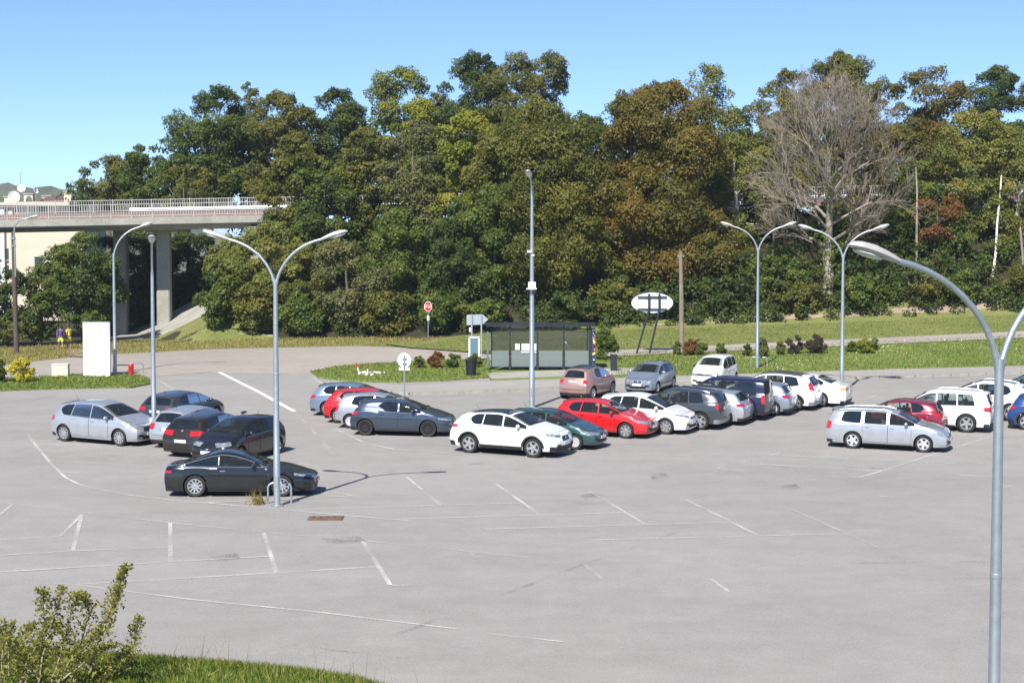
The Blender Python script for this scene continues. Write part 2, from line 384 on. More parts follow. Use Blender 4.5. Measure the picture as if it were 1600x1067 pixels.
# ================================================================== THE SETTING
def grid_sheet(name, xs, ys, zf, m, kind='structure'):
    v = [(x, y, zf(x, y)) for y in ys for x in xs]; n = len(xs)
    f = [(j * n + i, j * n + i + 1, (j + 1) * n + i + 1, (j + 1) * n + i) for j in range(len(ys) - 1) for i in range(n - 1)]
    me = bpy.data.meshes.new(name); me.from_pydata(v, [], f); me.polygons.foreach_set('use_smooth', [True] * len(f)); me.update()
    o = link(name, me, m)
    if kind: o['kind'] = kind
    return o
def densify(poly, step):
    out = []
    for i, a in enumerate(poly):
        b = poly[(i + 1) % len(poly)]; d = math.dist(a, b); n = max(1, int(d / step))
        for k in range(n): out.append((a[0] + (b[0] - a[0]) * k / n, a[1] + (b[1] - a[1]) * k / n))
    return out
def sheet(name, poly, off, m, step=2.0, parent=None, kind='structure', skirt=0.0, wob=0.0, zf=None):
    """ground sheet: a polygon in plan laid on the terrain, with an optional kerb-like edge"""
    zf = zf or h
    P_ = densify(poly, step)
    if wob:
        P_ = [(x + random.uniform(-wob, wob), y + random.uniform(-wob, wob)) for x, y in P_]
    nb = len(P_)
    xs = [p[0] for p in P_]; ys = [p[1] for p in P_]
    pts = [Vector(p) for p in P_]
    gx = np.arange(min(xs), max(xs), step); gy = np.arange(min(ys), max(ys), step)
    pp = np.array(P_)
    def inside(x, y):
        c = False; j = nb - 1
        for i in range(nb):
            if (pp[i][1] > y) != (pp[j][1] > y) and x < (pp[j][0] - pp[i][0]) * (y - pp[i][1]) / (pp[j][1] - pp[i][1]) + pp[i][0]: c = not c
            j = i
        return c
    for x in gx:
        for y in gy:
            if inside(x, y): pts.append(Vector((x + random.uniform(-.1, .1) * step, y + random.uniform(-.1, .1) * step)))
    r = geometry.delaunay_2d_cdt(pts, [(i, (i + 1) % nb) for i in range(nb)], [list(range(nb))], 1, 1e-4)
    v = [(p.x, p.y, zf(p.x, p.y) + off) for p in r[0]]; f = [tuple(k) for k in r[2]]
    if skirt:
        b = len(v)
        for (x, y) in P_: v.append((x, y, zf(x, y) + off)); v.append((x, y, zf(x, y) + off - skirt))
        for i in range(nb):
            j = (i + 1) % nb; f.append((b + 2 * i, b + 2 * i + 1, b + 2 * j + 1, b + 2 * j))
    me = bpy.data.meshes.new(name); me.from_pydata(v, [], f); me.update()
    o = link(name, me, m, parent)
    if kind and not parent: o['kind'] = kind
    return o
def px(*pts): return [xy(a, b) for a, b in pts]

def ground_z(x, y):
    z = h(x, y)
    if y > 165:
        t = smooth((y - 165) / 140); z = z * (1 - t) + 1.0 * t
    if x < -36 and y > 112: pass
    return z - 0.07
gxs = sorted(set([-4000, -1500, -600, -300, -150, -100] + list(np.arange(-80, 85, 2.5)) + [-36, -31.5, -22.5] + [100, 150, 300, 600, 1500, 4000]))
gys = sorted(set([-300, -60, -10, 8] + list(np.arange(14, 112, 4.0)) + list(np.arange(112, 170, 1.25)) + [180, 200, 230, 260, 300, 400, 700, 1500, 4000, 8000]))
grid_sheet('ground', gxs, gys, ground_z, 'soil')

lot = sheet('parking_lot', [(-52, 12), (62, 12), (62, 94), (30, 97), (-52, 103)], 0.0, 'asphalt', 3.0)

# painted lines: (points in photo pixels, width in m, paint)
LINES = [
 ([(266, 817), (267, 878)], .13, 'line'), ([(128, 804), (114, 861)], .13, 'line'), ([(412, 832), (432, 895)], .13, 'line'), ([(566, 845), (610, 914)], .13, 'line'),
 ([(635, 745), (688, 789)], .12, 'line'), ([(774, 756), (842, 804)], .12, 'line'), ([(920, 768), (1007, 819)], .12, 'line'), ([(1072, 781), (1182, 836)], .12, 'line'),
 ([(1237, 796), (1375, 857)], .11, 'faint'), ([(735, 863), (760, 900)], .11, 'faint'), ([(911, 881), (945, 908)], .11, 'faint'), ([(1110, 905), (1140, 925)], .11, 'line'),
 ([(600, 792), (819, 786)], .11, 'line'), ([(600, 812), (975, 801)], .11, 'line'), ([(760, 827), (1142, 816)], .11, 'line'), ([(925, 844), (1323, 834)], .11, 'line'),
 ([(0, 868), (113, 861), (269, 855)], .10, 'line'), ([(0, 894), (267, 878), (426, 869)], .10, 'line'), ([(120, 913), (432, 895), (594, 885)], .10, 'line'), ([(613, 915), (640, 914)], .1, 'faint'),
 ([(0, 843), (94, 838), (128, 804)], .11, 'line'), ([(0, 783), (20, 788), (0, 804)], .10, 'line'),
 ([(43, 680), (60, 701), (82, 727), (103, 747), (126, 758), (155, 765), (204, 774), (276, 782), (324, 786), (416, 794), (500, 802), (640, 814)], .12, 'line'),
 ([(20, 788), (130, 801), (266, 817), (412, 832), (566, 845), (640, 852), (831, 872)], .10, 'faint'),
 ([(84, 911), (120, 914), (300, 937), (500, 957), (715, 983)], .10, 'line'), ([(760, 990), (880, 1003)], .10, 'line'),
 ([(322, 786), (440, 780), (552, 775)], .10, 'line'), ([(508, 766), (552, 775)], .10, 'line'), ([(452, 797), (600, 792)], .10, 'line'),
 ([(60, 694), (238, 698)], .10, 'line'), ([(66, 707), (232, 712)], .10, 'faint'), ([(83, 721), (267, 730)], .10, 'line'), ([(97, 737), (264, 745)], .10, 'line'), ([(215, 700), (262, 692)], .10, 'line'), ([(236, 713), (263, 708)], .10, 'line'),
 ([(343, 582), (405, 613), (460, 643)], .22, 'fresh'), ([(411, 615), (450, 621), (498, 625)], .16, 'line'), ([(245, 593), (258, 600), (280, 615)], .16, 'line'),
 ([(460, 643), (500, 685), (541, 737)], .16, 'faint'), ([(462, 643), (500, 645)], .1, 'line'),
 ([(525, 671), (570, 692), (615, 702), (690, 708), (722, 702)], .10, 'line'),
 ([(1119, 732), (1230, 740), (1344, 747)], .10, 'line'), ([(1153, 724), (1350, 734), (1600, 747)], .10, 'line'), ([(1200, 711), (1400, 720), (1600, 730)], .10, 'line'),
 ([(1341, 747), (1440, 716), (1562, 678)], .11, 'line'), ([(1372, 775), (1461, 781)], .10, 'line'), ([(1562, 762), (1585, 759)], .10, 'line'),
 ([(1119, 732), (1133, 729)], .10, 'line'), ([(1153, 724), (1170, 720)], .10, 'line'), ([(1203, 712), (1218, 708)], .10, 'line'), ([(1240, 702), (1257, 698)], .10, 'line'),
 ([(1335, 628), (1375, 617)], .11, 'line'), ([(960, 699), (985, 697)], .11, 'line'), ([(895, 712), (925, 707)], .11, 'line'), ([(1025, 687), (1050, 682)], .11, 'line'),
 ([(690, 640), (800, 639)], .10, 'faint'), ([(505, 657), (530, 656)], .10, 'line'), ([(487, 590), (505, 600)], .14, 'line'),
 ([(730, 729), (830, 737)], .09, 'faint'), ([(365, 579), (420, 577)], .12, 'faint'),
]
def strip_mesh(pts, w, off):
    d = []
    for a, b in zip(pts[:-1], pts[1:]):
        n = max(1, int((b - a).length / 2.0))
        for k in range(n): d.append(a + (b - a) * k / n)
    d.append(pts[-1]); v = []; f = []
    for i, p in enumerate(d):
        t = (d[min(i + 1, len(d) - 1)] - d[max(i - 1, 0)]); t.z = 0; t.normalize(); nrm = Vector((-t.y, t.x, 0)) * w / 2
        for s in (1, -1):
            q = p + nrm * s; v.append((q.x, q.y, h(q.x, q.y) + off))
    for i in range(len(d) - 1): f.append((2 * i, 2 * i + 1, 2 * i + 3, 2 * i + 2))
    me = bpy.data.meshes.new('painted_line'); me.from_pydata(v, [], f); me.update(); return me
for k, (pts, w, m) in enumerate(LINES):
    link('painted_line', strip_mesh([G(a, b) for a, b in pts], w * (.85 if m != 'fresh' else 1), 0.010 + 0.0006 * (k % 9)), m, lot)
for k, (pts, w) in enumerate([([(600, 998), (700, 962), (900, 886), (1060, 831)], .14), ([(1140, 884), (1350, 880), (1600, 876)], .12),  # long asphalt seam, then a thin dark line
                 ([(1490, 904), (1600, 904)], .08), ([(1545, 950), (1600, 965)], .08), ([(35, 905), (84, 911)], .12),  # thin dark lines; the middle one is a painted shadow streak
                 ([(430, 1005), (640, 1030)], .08), ([(690, 735), (600, 735), (560, 745)], .05)]):  # the last one paints the lamp arm's shadow on the asphalt
    link('joint_and_shadow_line', strip_mesh([G(a, b) for a, b in pts], w, 0.018 + 0.0007 * k), 'joint_and_shadow', lot)
for k, (poly, m) in enumerate([([(885, 781), (925, 771), (955, 776), (945, 786), (905, 788)], 'stain'), ([(640, 725), (668, 722), (672, 728), (648, 731)], 'oil'), ([(1010, 742), (1040, 739), (1046, 746), (1018, 749)], 'oil'),
        ([(500, 842), (560, 838), (572, 846), (520, 850)], 'oil'), ([(160, 764), (196, 762), (204, 769), (170, 771)], 'oil'), ([(1210, 760), (1244, 757), (1250, 764), (1218, 768)], 'oil'),
        ([(330, 868), (372, 865), (380, 873), (340, 877)], 'oil'), ([(1350, 728), (1380, 725), (1386, 731), (1358, 735)], 'oil'), ([(690, 668), (730, 664), (738, 671), (700, 676)], 'oil')]):
    sheet('stain', px(*poly), 0.026 + .001 * k, m, .5, parent=lot, wob=.08)
# iron covers let into the asphalt
for (a, b, sx, sy) in [(509, 810, 1.0, 0.62), (1095, 649, .9, .5)]:
    p = G(a, b); mb = MB(); mb.box((0, 0, 0.012), (sx, sy, 0.03))
    for i in range(5): mb.box((-sx / 2 + sx * (i + .5) / 5, 0, 0.031), (sx / 9, sy * .86, 0.012))
    mb.build('iron_cover', 'manhole', lot, loc=p)

# roads, pavements, verges -----------------------------------------------------------------
sheet('road', px((-60, 588), (0, 572), (130, 556), (330, 546), (560, 541), (700, 547), (790, 556), (760, 566), (640, 566), (545, 573), (488, 584), (330, 581), (240, 589), (100, 592), (-60, 605)), 0.022, 'road', 1.5, skirt=0.03, wob=.05)
pav = sheet('pavement', px((640, 605), (760, 598), (960, 590), (1180, 583), (1400, 576), (1700, 568), (1700, 579), (1400, 589), (1180, 596), (960, 603), (760, 612), (640, 616), (520, 606), (505, 598)), 0.10, 'pavement', 1.6, skirt=0.12)
# kerb stones along the pavement edge
kp = [G(a, b) for a, b in [(510, 602), (560, 611), (640, 617), (760, 613), (960, 604), (1180, 597), (1400, 590), (1700, 580)]]
kb = MB()
kerb_pts = []
for a, b in zip(kp[:-1], kp[1:]):
    n = max(1, int((b - a).length / 1.0))
    for k in range(n): kerb_pts.append(a + (b - a) * k / n)
kme = MB().box((0, 0, 0), (0.97, 0.14, 0.2)).mesh('kerb_stone')
for i in range(len(kerb_pts) - 1):
    a, b = kerb_pts[i], kerb_pts[i + 1]; mid = (a + b) / 2
    o = link('kerb_stone', kme, 'concrete', pav, loc=(mid.x, mid.y - .07, h(mid.x, mid.y) + 0.02), rz=math.atan2(b.y - a.y, b.x - a.x))
sheet('grass_island', px((-60, 612), (-60, 596), (60, 591), (130, 587), (215, 588), (233, 594), (232, 601), (205, 606), (100, 608), (0, 611)), 0.09, 'grass', 1.2, skirt=0.12, wob=0.12)
sheet('grass_island', px((487, 583), (520, 575), (600, 569), (660, 566), (765, 562), (768, 590), (700, 595), (620, 598), (540, 596), (500, 591)), 0.09, 'grass', 1.2, skirt=0.12, wob=0.12)
sheet('grass_verge', px((768, 563), (950, 557), (1050, 552), (1250, 543), (1450, 534), (1700, 522), (1700, 571), (1400, 579), (1180, 586), (960, 593), (768, 597)), 0.12, 'grass', 1.2, skirt=0.12, wob=0.12)
sheet('footpath', px((940, 552), (1050, 546), (1250, 537), (1450, 528), (1700, 516), (1700, 526), (1450, 538), (1250, 547), (1050, 556), (940, 561)), 0.16, 'path', 1.5)
sheet('grass_slope', px((775, 555), (640, 545), (600, 539), (760, 522), (950, 506), (1150, 495), (1350, 480), (1700, 455), (1700, 518), (1450, 530), (1250, 539), (1050, 548), (940, 556)), 0.10, 'dry_grass', 1.5, wob=0.1)
sheet('dirt_track', px((900, 515), (1050, 507), (1200, 497), (1400, 486), (1520, 478), (1700, 466), (1700, 480), (1520, 488), (1400, 494), (1200, 503), (1050, 512), (900, 519)), 0.14, 'track', 1.5, wob=0.12)
sheet('rough_verge', px((-60, 583), (0, 578), (130, 564), (330, 553), (560, 548), (640, 548), (700, 530), (560, 528), (420, 524), (300, 520), (200, 535), (110, 540), (0, 545), (-60, 548)), 0.012, 'dry_grass', 1.2, wob=0.1)
sheet('gravel_patch', px((335, 528), (370, 523), (425, 525), (425, 529), (370, 531)), 0.09, 'gravel', 0.8, wob=0.1)
sheet('gravel_patch', px((100, 549), (150, 546), (170, 553), (150, 561), (108, 558)), 0.09, 'track', 0.8, wob=0.1)
p0 = px((757, 583), (905, 577), (1065, 571))
sheet('shelter_platform', px((760, 587), (905, 581), (1000, 578), (1000, 588), (905, 591), (768, 595)), 0.15, 'concrete', 1.2, skirt=0.15)

# grass bank in the foreground, below the camera
CREST = [(-200, 1014), (0, 1030), (150, 1040), (350, 1056), (450, 1066), (540, 1080), (640, 1110), (800, 1160), (1000, 1250), (1300, 1345), (1500, 1385)]
def crest_z(X):
    xs_ = []; zs_ = []
    for a, b in CREST:
        p = at(a, b, 19.0); xs_.append(p.x); zs_.append(p.z)
    return float(np.interp(X, xs_, zs_))
def bank_z(X, Y):
    c = crest_z(X)
    if Y < 19: return c - (19 - Y) * 0.05
    return c + (h(X, 27) - 0.1 - c) * smooth((Y - 19) / 7.5)
bank = grid_sheet('grass_bank', list(np.arange(-16, 5.1, .5)), list(np.arange(9, 27.6, .5)), lambda x, y: bank_z(x, y), 'grass')

# distant wooded hill
def hill_z(X, Y):
    prof = [(-1600, 46), (-700, 58), (-420, 52), (-255, 43), (-235, 41), (-210, 38), (-190, 31), (-150, 18), (-90, 4), (0, -2)]
    base = float(np.interp(X * 820 / max(Y, 400), [p[0] for p in prof], [p[1] for p in prof]))
    t = math.exp(-((Y - 820) / 190) ** 2)
    return base * t - 2 + (1.2 * math.sin(X * .21 + Y * .05) * math.sin(Y * .17 + X * .03) + 3.2 * random.random() ** 3 - 1.0) * t
hill = grid_sheet('hill', [-1600, -1200, -900, -700, -550] + list(np.arange(-450, 20, 3.2)), list(np.arange(480, 1200, 14.0)), hill_z,
                  ground_mat('far_woodland', [(0.3, (0.06, 0.075, 0.05)), (0.5, (0.10, 0.115, 0.075)), (0.7, (0.15, 0.15, 0.10))], 0.03, .25))

# ================================================================== BRIDGE
NEAR, FAR = 129.0, 139.5
def deck_z(X, Y): return road_z(X) + 0.07 * (Y - NEAR)
br = empty('road_bridge', (-40, NEAR, 1.0))
tag(br, 'concrete road bridge on round columns crossing the left side behind the lamps', 'bridge')
def br_part(name, mb, m):
    for i, v in enumerate(mb.v): mb.v[i] = (v[0] + 40, v[1] - NEAR, v[2] - 1.0)
    return mb.build(name, m, br)
def long_prism(sec, x0, x1, step=5.0):
    """sec: (Y, dz) points closed; swept along X following the deck"""
    xs = list(np.arange(x0, x1, step)) + [x1]; n = len(sec); v = []
    for X in xs:
        for (Y, dz) in sec: v.append((X, Y, deck_z(X, Y) + dz))
    f = [(i * n + k, i * n + (k + 1) % n, (i + 1) * n + (k + 1) % n, (i + 1) * n + k) for i in range(len(xs) - 1) for k in range(n)]
    f += [tuple(range(n)), tuple((len(xs) - 1) * n + k for k in range(n))[::-1]]
    return MB().add(v, f)
BX0, BX1 = -95.0, -18.0
br_part('deck', long_prism([(NEAR, 0), (FAR, 0), (FAR, -.55), (FAR - 1.2, -.62), (FAR - 1.6, -1.1), (NEAR + 1.6, -.95), (NEAR + 1.2, -.62), (NEAR, -.52)], BX0, BX1), 'concrete')
br_part('edge_beam', long_prism([(NEAR - .12, .16), (NEAR + .3, .16), (NEAR + .3, .003), (NEAR + .003 - .01, .003), (NEAR - .01, -.40), (NEAR - .12, -.40)], BX0, BX1), 'concrete')
br_part('verge_strip', long_prism([(NEAR + 1.9, .30), (FAR - 3.2, .30), (FAR - 3.2, .004), (NEAR + 1.9, .004)], BX0, 62), 'rust_verge')
for (X, Y) in [(-29.05, 134.3), (-33.6, 138.3), (-67, 134.3), (-71, 138.3)]:
    zb = h(X, Y) - .5; zt = deck_z(X, Y) - 1.05; a_, c_ = .55, .10
    sec_ = [(-a_ + c_, -a_), (a_ - c_, -a_), (a_, -a_ + c_), (a_, a_ - c_), (a_ - c_, a_), (-a_ + c_, a_), (-a_, a_ - c_), (-a_, -a_ + c_)]
    br_part('column', MB().prism([(X + q[0], Y + q[1]) for q in sec_], zb, zt - .28, 'XY'), 'concrete')
    br_part('crosshead', MB().box((X + .4, Y, zt - .10), (3.4, 1.6, .36)), 'concrete')
abut = MB()
abut.box((-20.4, 134.2, 8.2), (1.6, 10.6, 3.0)); br_part('abutment', abut, 'concrete')
# railings: each post, and one baluster panel per bay
def railing(Y, x0, x1, label_top):
    post_me = MB().box((0, 0, .56), (.07, .07, 1.12)).mesh('railing_post')
    pm = MB(); bay = 1.66
    for k in range(1, 8): pm.box((k * bay / 8, 0, .56), (.035, .03, .84))
    pm.box((bay / 2, 0, 1.06), (bay - .02, .075, .06)); pm.box((bay / 2, 0, .14), (bay - .02, .05, .05))
    panel_me = pm.mesh('railing_panel')
    n = int((x1 - x0) / bay)
    for i in range(n):
        X = x0 + i * bay; z = deck_z(X, Y) + .16
        link('railing_post', post_me, 'white_rail', br, loc=(X + 40, Y - NEAR, z - 1.0))
        o = link('railing_panel', panel_me, 'white_rail', br, loc=(X + 40, Y - NEAR, z - 1.0)); o.rotation_euler = (0, -math.atan(.019), 0)
railing(NEAR + .05, -62, 46, 1); railing(FAR - .3, -66, 46, 1)
gr = MB()
for X0 in np.arange(-31.5, 44, 2.0):
    gr.box((X0, NEAR + 3.9, deck_z(X0, NEAR + 3.9) + .35), (.1, .1, .7))
v = []; secg = [(0, .45), (.06, .50), (0, .57), (.06, .64), (.0, .74), (.03, .76), (.09, .64), (.03, .57), (.09, .5), (.03, .43)]
xs_ = list(np.arange(-31.5, 46, 3.0))
for X in xs_:
    for (dy, dz) in secg: v.append((X, NEAR + 3.8 - dy, deck_z(X, NEAR + 3.8) + dz))
ng = len(secg)
gr.add(v, [(i * ng + k, i * ng + (k + 1) % ng, (i + 1) * ng + (k + 1) % ng, (i + 1) * ng + k) for i in range(len(xs_) - 1) for k in range(ng)])
br_part('crash_barrier', gr, 'galv')
# road over the embankment, and the paved slope under the bridge
def emb_road_z(x, y): return deck_z(x, y)
sheet('upper_road', [(-18.5, NEAR - .2), (62, NEAR - .2), (62, FAR), (-18.5, FAR)], 0.02, 'road', 4.0, zf=emb_road_z)
sheet('paved_slope', [(-33.2, 129.5), (-29.5, 127.2), (-23.4, 126.0), (-16.5, 129.5), (-16.5, 140.5), (-33.6, 141)], 0.05, 'concrete', 1.5)
sheet('rough_slope', [(-34, 127), (-29, 124.5), (-24, 119), (-15, 118), (-17, 128.5), (-23, 127.5), (-29.5, 128.5), (-33, 130.5)], 0.03, 'dry_grass', 1.2)

# ================================================================== HOUSE beyond the bridge
HB = 168.0
house = empty('apartment_house', (-52, HB, 0.5)); tag(house, 'cream and white rendered house behind the bridge with chimneys and brown roof', 'house')
def hp(name, mb, m, parent=None): return mb.build(name, m, parent or house)
def hx(pxx): return (pxx - CX) / F_PX * HB + 52
def hz(pyy): return CAM_Z + (HORIZON - pyy) * HB / F_PX - 0.5
hp('wall', MB().box(((hx(-90) + hx(8)) / 2, 5, hz(320) / 2), (hx(8) - hx(-90), 10, hz(320))), 'house_white')
hp('wall', MB().box(((hx(8) + hx(128)) / 2, 5.4, hz(322) / 2), (hx(128) - hx(8), 10, hz(322))), 'cream')
hp('pilaster', MB().box((hx(18), .25, hz(330) / 2), (.45, .35, hz(330))), 'cream')
hp('cornice', MB().box(((hx(-90) + hx(128)) / 2, 5, hz(319)), (hx(128) - hx(-90) + .5, 10.8, .3)), 'cream')
rv = [(hx(36), 1, hz(318)), (hx(108), 1, hz(318)), (hx(108), 9.5, hz(318)), (hx(36), 9.5, hz(318)), (hx(66), 4.5, hz(304)), (hx(74), 4.5, hz(304))]
hp('roof', MB().add(rv, [(0, 1, 5, 4), (1, 2, 5), (2, 3, 4, 5), (3, 0, 4), (0, 3, 2, 1)]), 'roof_tile')
for (a, b, t, y_) in [(96, 107, 300, 2.0), (72, 83, 302.5, 7), (28, 42, 303, 3.0), (2, 13, 308, 2.0), (44, 58, 304.5, 6)]:
    c = MB().box(((hx(a) + hx(b)) / 2, y_, (hz(t) + hz(322)) / 2), (hx(b) - hx(a), .8, hz(t) - hz(322)))
    ch = hp('chimney', c, 'cream'); hp('chimney_cap', MB().box(((hx(a) + hx(b)) / 2, y_, hz(t) + .06), (hx(b) - hx(a) + .2, 1.0, .12)), 'concrete', ch)
for (a, y0, wv) in [(-6, 385, 1.0), (13, 387, .7), (-6, 412, 1.0), (13, 413, .7), (60, 400, 1.0), (95, 400, 1.0)]:
    wz = hz(y0 + 10)
    yy = 0.0 if a < 8 else 0.4
    w_ = hp('window', MB().box((hx(a), yy - .01, wz), (wv, .08, 1.3)), 'white_rail'); hp('pane', MB().box((hx(a), yy - .06, wz), (wv - .16, .04, 1.14)), 'pane', w_)
    hp('sill', MB().box((hx(a), yy - .12, wz - .7), (wv + .2, .2, .08)), 'concrete', w_)
def dish(name, pxx, pyy, r_, label, tilt, az):
    d = empty(name, at(pxx, pyy, HB + 1.5)); tag(d, label, 'satellite dish')
    prof = [(r_ * t, .28 * r_ * t * t) for t in (0.02, .25, .5, .75, 1.0)] + [(r_ * .99, .28 * r_ + .03), (r_ * .5, .10 * r_ + .0), (.02, .03)]
    o = MB().lathe(prof, 24).build('reflector', 'white_paint', d); o.rotation_euler = (R(tilt), 0, R(az))
    MB().tube([(0, 0.1, -.1), (0, .25, -.9)], .04).build('mast', 'galv', d)
    a = MB().tube([(0, 0, 0), (0, 0, r_ * .9)], .02).box((0, 0, r_ * .92), (.1, .1, .14)).build('feed_arm', 'galv', d); a.rotation_euler = (R(tilt + 14), 0, R(az))
dish('satellite_dish', 21, 308, .62, 'white satellite dish on the left of the house roof', 82, 35)
dish('satellite_dish', 33, 295, .42, 'smaller satellite dish under the aerial on the house roof', 70, 20)
dish('satellite_dish', 55, 298, .36, 'satellite dish seen edge-on beside the brown house roof', 75, 70)
ar = empty('aerial', at(32, 300, HB + 3)); tag(ar, 'thin television aerial mast above the house roof', 'aerial')
MB().tube([(0, 0, -.6), (0, 0, 2.1)], .03, 6).build('mast', 'galv', ar)
mb = MB().tube([(-.1, 0, 2.05), (.55, 0, 2.1)], .02, 5)
for k in range(5): mb.tube([(k * .13, -.25, 2.07), (k * .13, .25, 2.07)], .012, 4)
mb.build('antenna', 'galv', ar)

# ================================================================== STREET FURNITURE
def lamp_head(root, tip, dirv, size=.85):
    """cobra-head luminaire: shell above, lens below; starts at tip and points along dirv"""
    d = Vector(dirv).normalized(); side = d.cross(Vector((0, 0, 1))).normalized(); up = side.cross(d)
    secs = [(0, .045, .045, 0), (.10, .075, .07, .0), (.30, .125, .10, .012), (.55, .16, .12, .02), (.78, .155, .105, .02), (.93, .11, .07, .012), (1.0, .03, .02, 0)]
    v = []; n = 12
    for (t, w, hh, o) in secs:
        for k in range(n):
            th = 2 * math.pi * k / n; c, s = math.cos(th), math.sin(th)
            v.append(Vector(tip) + d * (t * size) + side * (c * w * size * 1.05) + up * ((s * hh * (1.0 if s > 0 else .55) + o) * size))
    f = [(i * n + k, i * n + (k + 1) % n, (i + 1) * n + (k + 1) % n, (i + 1) * n + k) for i in range(len(secs) - 1) for k in range(n)] + [tuple(range(n)), tuple((len(secs) - 1) * n + k for k in range(n))[::-1]]
    hd = MB().add(v, f, True).build('lamp_head', 'lamp_shell', root)
    MB().ell(Vector(tip) + d * size * .62 - up * size * .05, (size * .29, size * .125, size * .05), 12, 6, Matrix((d, side, up)).transposed()).build('lens', 'lens', hd)
def lamp_arm(x_s, z0, zt, reach, az, n=12):
    c, s = math.cos(az), math.sin(az); pts = []
    for k in range(n + 1):
        t = k / n; th = t * R(78)
        a = reach * (1 - math.cos(th)) / (1 - math.cos(R(78))); b = (zt - z0) * math.sin(th) / math.sin(R(78))
        pts.append(Vector((c * a, s * a, z0 + b)))
    return pts
def lamp(x, y, label, arms, zt=8.0, fork=6.5, reach=1.45, r0=.10, r1=.062, head=.85, Y=None, X=None, cat='street lamp'):
    p = G(x, y) if Y is None else Vector((X, Y, h(X, Y)))
    root = empty('street_lamp', p); tag(root, label, cat, 'grey street lamps of the car park')
    top = fork if arms else zt
    po = MB().tube([(0, 0, -.3), (0, 0, 1.6), (0, 0, 1.62), (0, 0, top * .6), (0, 0, top)], [r0, r0, r0 * .93, (r0 + r1) / 2, r1], 12).build('pole', 'galv', root)
    MB().box((0, -r0 - .004, .75), (.09, .02, .34)).build('access_door', 'galv', po)
    MB().lathe([(.02, .0), (.2, 0), (.2, .03), (.11, .05)], 16).build('base_flange', 'galv', po)
    MB().lathe([(r0 * .80, 3.94), (r0 * .86 + .004, 3.95), (r0 * .86 + .004, 4.0), (r0 * .80, 4.01)], 12).build('collar', 'galv', po)
    for az in arms:
        pts = lamp_arm(0, fork - .35, zt, reach, az)
        MB().tube(pts, [r1 * .8] * 3 + [r1 * .7] * (len(pts) - 3), 10).build('arm', 'galv', root)
        d = (pts[-1] - pts[-3]).normalized()
        lamp_head(root, pts[-1] - d * .04, d, head)
    return root
def hoop(x, y, w, label, rz=0.0, hgt=.62, m='galv'):
    p = G(x, y); pts = [(-w / 2, 0, -.1), (-w / 2, 0, hgt * .7)]
    for k in range(7):
        th = math.pi - k * math.pi / 2 / 6; pts.append((-w / 2 + .16 + .16 * math.cos(th), 0, hgt - .16 + .16 * math.sin(th)))
    for k in range(7):
        th = math.pi / 2 - k * math.pi / 2 / 6; pts.append((w / 2 - .16 + .16 * math.cos(th), 0, hgt - .16 + .16 * math.sin(th)))
    pts += [(w / 2, 0, hgt * .7), (w / 2, 0, -.1)]
    o = MB().tube(pts, .032, 10).build('guard_hoop', m, None, loc=p, rz=rz); tag(o, label, 'guard hoop', 'steel guard hoops round lamp posts'); return o
lamp(433, 790, 'double-armed street lamp standing by the black coupe', (R(176), R(-4)), zt=8.0, fork=6.75, reach=1.42)
lamp(1183, 578, 'double-armed far lamp left of the bare tree, guard hoop at its foot', (R(172), R(-8)), zt=8.0, fork=6.75, reach=1.35)
lamp(1315, 614, 'double-armed far lamp standing behind the white saloon', (R(168), R(-12)), zt=8.0, fork=6.75, reach=1.42)
lamp(0, 0, 'nearest double-armed street lamp at the right, foot below the picture', (R(197), R(17)), zt=7.92, fork=6.7, reach=1.45, Y=20.0, X=6.08, r0=.085, r1=.058, head=.74)
lamp(180, 585, 'single-armed street lamp beside the white panel', (R(10),), zt=8.0, fork=6.6, reach=1.35)
lamp(241, 688, 'lamp with its arms seen end-on rising behind the left parked cars', (R(-77.5), R(102.5)), zt=7.75, fork=6.6, reach=1.3)
cl = lamp(831, 637, 'tall camera pole with single lamp head in the middle of the car park', (R(-100),), zt=10.4, fork=10.0, reach=.5, r0=.13, r1=.06, cat='camera pole')
s_ = F_PX / cl.location.y
for (py, bx) in [(445, ((0, -.12, 0), (.34, .2, .26))), (451, ((-.02, -.16, 0), (.46, .34, .05))), (393, ((-.12, -.1, 0), (.2, .12, .1))), (399, ((.05, -.1, .02), (.12, .1, .05)))]:
    z = CAM_Z + (HORIZON - py) / s_ - cl.location.z
    MB().box((bx[0][0], bx[0][1], z), bx[1]).build('camera_box', 'white_paint', cl)
MB().lathe([(.002, -.10), (.06, -.08), (.09, -.02), (.09, .03), (.02, .05)], 14, c=(.1, -.2, CAM_Z + (HORIZON - 456) / s_ - cl.location.z)).build('dome_camera', 'dark_metal', cl)
hoop(437, 786, .70, 'steel guard hoop in front of the lamp by the black coupe', R(4))
hoop(1186, 575, .9, 'steel guard hoop round the foot of the far lamp', R(-10))
hoop(190, 583, .95, 'steel guard hoop right of the white panel', R(-5), .45)
hoop(213, 585, .75, 'curved steel hoop beside the red hydrant', R(25), .62)
